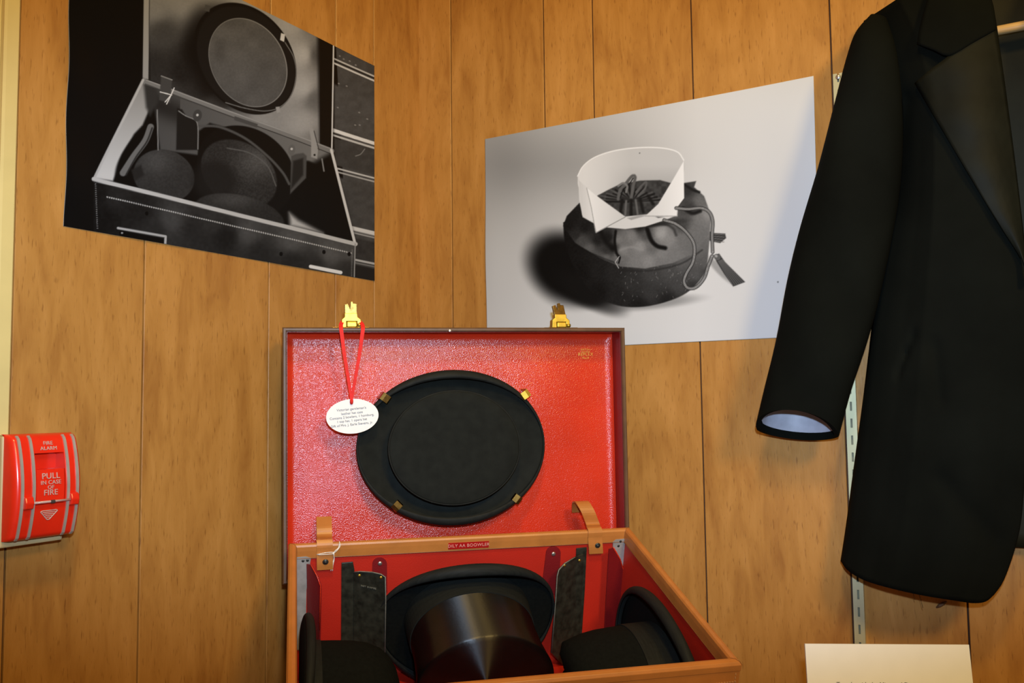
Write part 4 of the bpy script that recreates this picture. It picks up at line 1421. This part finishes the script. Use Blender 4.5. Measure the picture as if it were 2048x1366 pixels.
Geo().tube([(cx_ * math.cos(2 * math.pi * k / 96), cy_ * math.sin(2 * math.pi * k / 96), 0.0290) for k in range(96)], 0.0013, 6, closed=True).build('crown_piping', M_FELTB, oh, np.eye(4), smooth=True)
brim_mesh(cx_, cy_, orx + 0.003, ory + 0.003, 0.012, -0.006, M_SATIN, oh, roll=0.0100, power=2.2, rmin=0.2)
# brass clips of the lid
for px, py, mt_, rot_ in ((771, 796, M_BRASSD, 0.6), (1051, 789, M_BRASS, -0.6), (794, 1012, M_BRASSD, -0.5), (1034, 998, M_BRASSD, 0.6)):
    c = onLid(px, py, 0.006)
    dx, dz = oc[0] - c[0], oc[2] - c[2]
    r_ = math.hypot(dx, dz)
    u = np.array([dx / r_, 0, dz / r_])          # towards the hat centre
    w = np.array([-u[2], 0, u[0]])
    pth = [c - u * 0.008 + ey * (LF - 0.006 - 0.002), c - u * 0.008 + ey * 0.006, c - u * 0.0065 - ey * 0.001, c - u * 0.002 - ey * 0.002, c + u * 0.006 - ey * 0.001, c + u * 0.0075 + ey * 0.002]
    Geo().strip(pth, w * 0.0062, 0.0014).build('hat_clip', mt_, case, PL)

# ================================================================== GIFT TAG ON RIBBON
tc_ = onLid(705, 832.5, 0.001)
tg = empty('gift_tag', MLID @ shift(tc_[0], 0.001, tc_[2]), 'white oval paper tag hanging on a red ribbon from the left latch', 'tag')
ta = abs(onLid(757.5, 832, 0.001)[0] - onLid(652.5, 832, 0.001)[0]) / 2
tb_ = abs(onLid(705, 797, 0.001)[2] - onLid(705, 868, 0.001)[2]) / 2 - 0.0006
tilt = -0.06          # the text climbs to the right
hole = onLid(703, 805, 0.001) - tc_
hole[1] = 0
pts_o = [(ta * math.cos(t) * math.cos(tilt) + tb_ * math.sin(t) * math.sin(tilt), -ta * math.cos(t) * math.sin(tilt) + tb_ * math.sin(t) * math.cos(tilt)) for t in np.linspace(0, 2 * math.pi, 64, endpoint=False)]
hr = 0.0026
pts_i = [(hole[0] + hr * math.cos(t), hole[2] + hr * math.sin(t)) for t in np.linspace(0, 2 * math.pi, 64, endpoint=False)]
v = []
for yy in (0.0, 0.0008):
    v += [(a, yy, b) for a, b in pts_o] + [(a, yy, b) for a, b in pts_i]
f = []
for k in range(64):
    k2 = (k + 1) % 64
    f += [(k, k2, 64 + k2, 64 + k), (128 + k, 192 + k, 192 + k2, 128 + k2), (k, 128 + k, 128 + k2, k2), (64 + k, 64 + k2, 192 + k2, 192 + k)]
card = mesh('card', v, f, M_TAG, tg, np.eye(4))
lines = [("Victorian gentleman's", 703, 818), ('leather hat case', 704, 826), ('Contains 2 bowlers, 1 homburg,', 704, 833.5), ('1 top hat, 1 opera hat', 704, 841), ('Gift of Mrs. J. Earle Stevens, Jr.', 704, 849)]
for body, px, py in lines:
    c = onLid(px, py, 0.0) - tc_
    text_mesh(body, 0.0053, M_INK, card, upright(c[0], -0.0004, c[2], -0.085), depth=0.0001)
rb1 = onLid(681.5, 652, 0.006) - tc_
rb2 = onLid(725, 652, 0.006) - tc_
topz = LH - tc_[2]
for bx_, off_ in ((rb1, -0.0012), (rb2, 0.0004)):
    pth = [(bx_[0] * 0.75 + hole[0] * 0.25, 0.012, topz + 0.0125), (bx_[0] * 0.94 + hole[0] * 0.06, 0.006, topz + 0.0075), (bx_[0], 0.0005, topz + 0.0030), (bx_[0], -0.0040, topz - 0.001), (bx_[0] * 0.94 + hole[0] * 0.06, -0.0042, topz - 0.010)]
    for s in (0.3, 0.6, 0.85, 1.0):
        pth.append((bx_[0] + (hole[0] - bx_[0]) * s, -0.0040 + 0.002 * s + off_, topz - 0.010 + (hole[2] + 0.004 - topz + 0.010) * s))
    P3 = smooth_curve(pth, 36)
    wv = []
    for i in range(36):
        tw = 1.0 - 0.35 * (i / 35)
        wv.append((0.0033 * tw, 0.0, 0.0))
    Geo().strip(P3, np.array(wv), 0.0005).build('ribbon', M_RIB, tg)
knot = Geo().tube([hole + np.array([0, -0.0030, 0.0045]), hole + np.array([0, -0.0035, 0.0015]), hole + np.array([0, -0.0022, -0.001]), hole + np.array([0, 0.0015, -0.0016])], [0.0024, 0.0027, 0.0024, 0.0018], 8)
knot.build('ribbon_knot', M_RIB, tg, smooth=True)

# ================================================================== WHITE STRING ON THE LEFT STRAP
sg_o = onB(665, 1107, -0.0165)
sg = empty('string', MB @ shift(*sg_o), 'thin white string knotted round the left leather strap', 'string')


def spt(px, py, yv):
    return onB(px, py, yv) - sg_o


for pts in ([(634, 1109, -0.0135), (640, 1107.5, -0.0165), (655, 1105, -0.0170), (667, 1104.5, -0.0175)],
            [(634, 1109, -0.0135), (641, 1109.5, -0.0165), (656, 1108.5, -0.0170), (666, 1107.5, -0.0178)],
            [(666, 1106, -0.0175), (671, 1101, -0.0178), (677, 1095, -0.0150), (679.5, 1084, -0.0125)],
            [(667, 1107, -0.0180), (674, 1101, -0.0185), (680, 1092, -0.0155), (678.5, 1083, -0.0128)],
            [(668, 1108, -0.0180), (667.5, 1118, -0.0150), (664, 1130, -0.0145), (661.5, 1142, -0.0140)],
            [(667, 1108, -0.0185), (668.5, 1118, -0.0155), (666, 1130, -0.0148), (665, 1142, -0.0142)]):
    Geo().tube(smooth_curve([spt(*q) for q in pts], 16), 0.00062, 6).build('strand', M_STRING, sg, smooth=True)
Geo().dome(spt(667, 1106.5, -0.0172), (0, -1, 0), 0.0017, 0.0020).build('knot', M_STRING, sg, smooth=True)
# loop round the back of the strap
Geo().tube(smooth_curve([spt(634, 1109, -0.0135), spt(633.5, 1109, -0.0112), spt(635, 1108, -0.0108)], 8), 0.0006, 6).build('strand', M_STRING, sg, smooth=True)

# ================================================================== JACKET, HANGER, NAIL (right wall)
UC = float(onR(2066, 560, 0.07)[0])       # centre line of the jacket


def coons(left, right, top, bottom, nr, nc):
    """left/right run top to bottom, top/bottom run left to right; pixel curves -> pixel grid"""
    L_, R_ = smooth_curve(left, nr), smooth_curve(right, nr)
    T_, B_ = smooth_curve(top, nc), smooth_curve(bottom, nc)
    t = np.linspace(0, 1, nr)[:, None, None]
    s = np.linspace(0, 1, nc)[None, :, None]
    return ((1 - s) * L_[:, None] + s * R_[:, None] + (1 - t) * T_[None] + t * B_[None]
            - ((1 - s) * (1 - t) * L_[0] + s * (1 - t) * R_[0] + (1 - s) * t * L_[-1] + s * t * R_[-1]))


jk = empty('jacket', MR @ shift(UC, 0, CAMZ - 0.28), 'black formal jacket with satin lapels hanging from a wooden hanger', 'jacket')
JO = np.array([UC, 0, CAMZ - 0.28])


def jpatch(name, G, off, mt, th=0.003, both=True, smooth=True):
    """pixel grid + stand-off from the wall -> cloth; mirrored across the centre line for the other half"""
    nr, nc = G.shape[:2]
    P3 = onR(G[..., 0], G[..., 1], off) - JO
    P3 = P3.reshape(-1, 3)
    out = []
    for sgn in ((1, -1) if both else (1,)):
        q = P3.copy()
        q[:, 0] *= sgn
        o = mesh(name, q, grid_faces(nr, nc), mt, jk, np.eye(4), smooth=smooth)
        if sum((p.normal.y for p in o.data.polygons)) > 0:
            o.data.flip_normals()
        md = o.modifiers.new('cloth', 'SOLIDIFY'); md.thickness = th; md.offset = -1
        out.append(o)
    return out


NR, NC = 110, 64
left = [(1727, 42), (1762, 130), (1792, 250), (1786, 400), (1757, 560), (1744, 650), (1727, 790), (1708, 930), (1692, 1050), (1681, 1122)]
right = [(1928, -92), (1965, -40), (1988, 20), (2002, 110), (2016, 210), (2034, 350), (2050, 490), (2056, 570), (2054, 700), (2052, 900), (2044, 1030), (2032, 1090), (2018, 1135), (2004, 1168), (1988, 1190)]
topc = [(1727, 42), (1791, 0), (1860, -48), (1928, -92)]
bot = [(1681, 1122), (1698, 1143), (1740, 1165), (1830, 1188), (1920, 1203), (1950, 1206.5), (1972, 1203), (1988, 1190)]
G = coons(left, right, topc, bot, NR, NC)
s = np.linspace(0, 1, NC)[None, :]
t = np.linspace(0, 1, NR)[:, None]
OFF = 0.028 + 0.062 * np.clip(s / 0.35, 0, 1) ** 0.55 - 0.018 * np.clip((s - 0.5) / 0.5, 0, 1) ** 2
OFF = OFF - 0.012 * np.clip((0.12 - t) / 0.12, 0, 1) + 0.010 * np.sin(np.pi * np.clip((t - 0.1) / 0.5, 0, 1)) * np.sin(np.pi * s)
GX, GY = G[..., 0], G[..., 1]


def ridge(x0, y0, x1, y1, w, amp):
    d = Paint.seg(GX, GY, (x0, y0), (x1, y1))
    return amp * np.exp(-(d / w) ** 2)


OFF = OFF + 0.004 * np.sin(s * 9 + 2.2 * t) * np.clip(t - 0.25, 0, 1) + 0.0035 * np.sin(s * 17 + 1.0 + t * 3) * np.clip(t - 0.5, 0, 1)
OFF = OFF - ridge(1828, 668, 1812, 705, 7, 0.006) - ridge(1812, 705, 1794, 752, 6, 0.006)
OFF = OFF - ridge(1868, 690, 1880, 800, 14, 0.004) - ridge(1815, 200, 1775, 420, 16, 0.010) - ridge(1880, 960, 1990, 1080, 22, 0.005)
fp = jpatch('front_panel', G, OFF, M_WOOL, 0.004)


def off_at(x, y, extra):
    """stand-off of the front panel at photo points, plus extra"""
    x = np.asarray(x); y = np.asarray(y)
    flat = np.stack([GX.ravel(), GY.ravel()], -1)
    o = OFF.ravel()
    out = np.empty(x.size)
    for i, (a, b) in enumerate(zip(x.ravel(), y.ravel())):
        d = (flat[:, 0] - a) ** 2 + (flat[:, 1] - b) ** 2
        j = np.argpartition(d, 8)[:8]
        w = 1 / (d[j] + 4)
        out[i] = (o[j] * w).sum() / w.sum()
    return out.reshape(x.shape) + extra


# lapel: satin facing turned back over the front
ll = [(1829, 166), (1868, 232), (1912, 306), (1956, 380), (2000, 452), (2040, 516), (2056, 560)]
lr = [(1988, 30), (2001, 110), (2015, 210), (2033, 350), (2049, 490), (2057, 568)]
ltp = [(1829, 166), (1862, 138), (1896, 112), (1940, 70), (1988, 30)]
lb = [(2056, 560), (2057, 568)]
LG = coons(ll, lr, ltp, lb, 60, 24)
ss = np.linspace(0, 1, 24)[None, :]
lo = off_at(LG[..., 0], LG[..., 1], 0.010) + 0.006 * np.sin(np.pi * ss) + 0.0008 * np.sin(LG[..., 1] * 0.06)
jpatch('lapel', LG, lo, M_LAPEL, 0.004)
# collar above the notch
cl = [(1896, -92), (1868, -42), (1848, 20), (1838, 60), (1834, 88)]
crr = [(1942, -106), (1966, -50), (1984, 0), (1990, 28), (1994, 58)]
ctp = [(1896, -92), (1920, -102), (1942, -106)]
cb = [(1834, 88), (1866, 99), (1898, 110), (1950, 82), (1994, 58)]
CG = coons(cl, crr, ctp, cb, 36, 20)
co_ = off_at(CG[..., 0], CG[..., 1], 0.013) + 0.006 * np.sin(np.pi * np.linspace(0, 1, 20))[None, :]
jpatch('collar', CG, co_, M_WOOL, 0.005)
# collar carried round the back of the neck
nk = onR(1930, -100, 0.062) - JO
na = -nk[0]
vb = []
for r_, (dz_, dr_) in enumerate(((-0.040, 0.004), (-0.010, 0.001), (0.004, 0.0), (0.008, -0.004), (0.002, -0.009), (-0.030, -0.011))):
    for j in range(25):
        a_n = math.pi * j / 24
        vb.append((-(na - dr_) * math.cos(a_n), nk[1] + (0.046 + dr_ * 0.5) * math.sin(a_n) ** 0.7 - dr_ * 0.3, nk[2] + dz_ + 0.012 * math.sin(a_n)))
mesh('back_collar', vb, grid_faces(6, 25), M_WOOL, jk, np.eye(4), smooth=True).modifiers.new('cloth', 'SOLIDIFY').thickness = 0.003
# back panel with lining, close to the wall
bz = float(onR(2042, 1096, 0.02)[2])
nrb, ncb = 40, 40
vb = []
zt_ = float(onR(1790, 40, 0.03)[2])
for i in range(nrb):
    tt = i / (nrb - 1)
    for j in range(ncb):
        ss_ = j / (ncb - 1)
        xw = (0.225 - 0.02 * math.sin(math.pi * tt) - 0.07 * tt ** 6) * (2 * ss_ - 1)
        zz = bz + (zt_ - bz) * tt + (0.075 * (1 - abs(2 * ss_ - 1)) * tt ** 4)
        yy = -0.016 - 0.004 * math.sin(ss_ * 25) * (1 - tt) - 0.004
        vb.append((xw, yy, zz - JO[2]))
bpn = mesh('back_panel', vb, grid_faces(nrb, ncb), M_LINING, jk, np.eye(4), smooth=True)
md = bpn.modifiers.new('cloth', 'SOLIDIFY'); md.thickness = 0.003
# centre back seam and neck tape seen inside the neck
# sleeves
secs = [((1741, 34), (1776, 40), 0.052, 0.018), ((1712, 70), (1792, 92), 0.056, 0.034), ((1694, 122), (1802, 160), 0.058, 0.044), ((1670, 215), (1806, 260), 0.060, 0.050),
        ((1640, 330), (1800, 372), 0.062, 0.052), ((1603, 455), (1780, 492), 0.064, 0.052), ((1577, 560), (1756, 602), 0.066, 0.050), ((1556, 672), (1730, 694), 0.068, 0.048),
        ((1533, 775), (1701, 780), 0.068, 0.046), ((1514, 860), (1677, 868), 0.066, 0.044)]
A = np.array([[*a, *b, c, d] for a, b, c, d in secs])
A = smooth_curve(A, 60)
SS = 40


def sleeve_rings(shrink, rows, cuff_up, cuff_dn):
    v = []
    n = len(rows)
    for i, (x0, y0, x1, y1, oc2, dd) in enumerate(rows):
        a = onR(x0, y0, oc2) - JO
        b = onR(x1, y1, oc2) - JO
        c, h = (a + b) / 2, (b - a) / 2 * (1 - shrink)
        q = max(0.0, (i / (n - 1) - 0.80) / 0.20) if cuff_up else 0.0
        for k in range(SS):
            th_ = 2 * math.pi * k / SS
            sn, cs_ = math.sin(th_), math.cos(th_)
            dz = q * (cuff_up * max(0, sn) - cuff_dn * max(0, -sn))
            fold = 0.0025 * math.sin(i * 0.35 + th_ * 3) * (0.4 + 0.6 * i / n) if not shrink else 0
            v.append(c + h * cs_ + np.array([0, -1, 0]) * (dd * (1 - shrink) + fold) * (abs(sn) ** 0.85) * math.copysign(1, sn) + np.array([0, 0, dz]))
    return v


for sgn in (1, -1):
    v = [np.array([p[0] * sgn, p[1], p[2]]) for p in sleeve_rings(0.0, A, 0.034, 0.014)]
    f = grid_faces(60, SS, wrap=True) + [tuple(range(SS))]
    sl = mesh('sleeve', v, f, M_WOOL, jk, np.eye(4), smooth=True)
    v2 = [np.array([p[0] * sgn, p[1], p[2]]) for p in sleeve_rings(0.11, A, 0.034, 0.014)[-14 * SS:]]
    lin = mesh('sleeve_lining', v2[:-1 * SS], grid_faces(13, SS, wrap=True) + [tuple(range(SS))], M_SLEEVEL, sl, np.eye(4), smooth=True)
    mesh('cuff_facing', v2[-2 * SS:], grid_faces(2, SS, wrap=True), M_WOOL, sl, np.eye(4), smooth=True)
    # turned hem joining cloth and lining
    a, b = v[-SS:], v2[-SS:]
    hv = list(a) + list(b)
    mesh('cuff_hem', hv, [(k, (k + 1) % SS, SS + (k + 1) % SS, SS + k) for k in range(SS)], M_WOOL, sl, np.eye(4))
# loose threads under the hem
for pts in ([(1838, 1188, 0.05), (1842, 1202, 0.045), (1846, 1216, 0.044)], [(1826, 1186, 0.05), (1830, 1200, 0.045)]):
    Geo().tube([onR(*q) - JO for q in pts], 0.0003, 5).build('loose_thread', M_LINING, jk)

# hanger: bar seen in the neck opening, arms and hook above the picture
b0 = onR(1987.5, 63, 0.045)
zbar = b0[2]
hg = empty('coat_hanger', MR @ shift(UC, -0.045, zbar), 'pale wooden hanger bar showing in the neck of the jacket', 'hanger')
hb = UC - b0[0]
rx_ = 0.0068
ctr = [(-0.200, 0, 0.0), (-0.190, 0, 0.018), (-0.120, 0, 0.055), (-0.05, 0, 0.085), (0, 0, 0.098), (0.05, 0, 0.085), (0.120, 0, 0.055), (0.190, 0, 0.018), (0.200, 0, 0.0)]
Geo().tube([(-0.195, 0, 0), (0.195, 0, 0)], rx_, 12).build('trouser_bar', M_HANGER, hg, smooth=True)
Geo().tube(smooth_curve(ctr, 40), 0.009, 10).build('shoulder_arms', M_HANGER, hg, smooth=True)
hook = [(0, 0, 0.10), (0, 0, 0.14)] + [(0.018 * math.sin(a), 0, 0.158 - 0.018 * math.cos(a)) for a in np.linspace(0, math.pi * 1.35, 14)]
Geo().tube(hook, 0.0016, 8).build('hook', M_WIRE, hg, smooth=True)
nl = Geo().tube([(0, 0.004, 0), (0, -0.052, 0.004), ], 0.0022, 8)
nl.dome((0, -0.052, 0.004), (0, -1, 0), 0.0045, 0.001)
nail = nl.build('nail', M_WIRE, None, MR @ shift(UC, 0, zbar + 0.158 + 0.018 - 0.006))
tag(nail, 'steel nail in the right wall holding the coat hanger', 'nail')

# small dark splinter stuck to the wall under the hem
a, b = onR(1873, 1215, 0.002), onR(1893, 1203, 0.002)
sp = Geo().tube([(0, 0, 0), tuple((b - a) * 0.3 + np.array([0, -0.002, 0.0005])), tuple((b - a) * 0.7 + np.array([0, -0.002, 0])), tuple(b - a)], [0.0012, 0.0026, 0.0024, 0.0010], 8).build('splinter', M_BROWN, None, MR @ shift(*a))
tag(sp, 'small dark splinter on the wall below the jacket hem', 'splinter')

# ================================================================== LABEL CARD (lower right)
tl = ray(1610, 1287.5) * 1.15
tr = ray(1938, 1289.5) * 1.15
TLp, TRp = tl + CAM, tr + CAM
xd = TRp - TLp
cw = np.linalg.norm(xd)
xd = xd / cw
dn = np.array([0, -math.sin(math.radians(9)), -math.cos(math.radians(9))])
dn = dn - xd * (dn @ xd); dn /= np.linalg.norm(dn)
ch = (TLp[2] - TZ) / -dn[2]
yd = np.cross(-dn, xd)       # into the card, away from the viewer
cd = empty('label_card', basis(xd, yd, -dn, TLp + dn * ch), 'white printed label card standing in front of the jacket hem', 'sign')
Geo().box(0, cw, 0, 0.003, 0.0035, ch).build('card', M_CARD, cd)
stp = Geo()
stp.prism([(cw * 0.42, 0.0035, ch * 0.8), (cw * 0.58, 0.0035, ch * 0.8), (cw * 0.62, 0.11, 0.034), (cw * 0.38, 0.11, 0.034)], (0, 0.002, 0.001))
stp.build('easel_back', M_CARD, cd)
q = ray(1762, 1369.5)
# text row just at the picture's lower edge
R3 = basis(xd, yd, -dn, TLp + dn * ch)
row = hit(R3, 1676, 1367.5, 1, -0.0003)
text_mesh('Tuxedo with the Mirrored Dots', 0.0078, M_INK, cd, upright(row[0] - 0.002, -0.0002, row[2] - 0.001), depth=0.0001, align='LEFT')
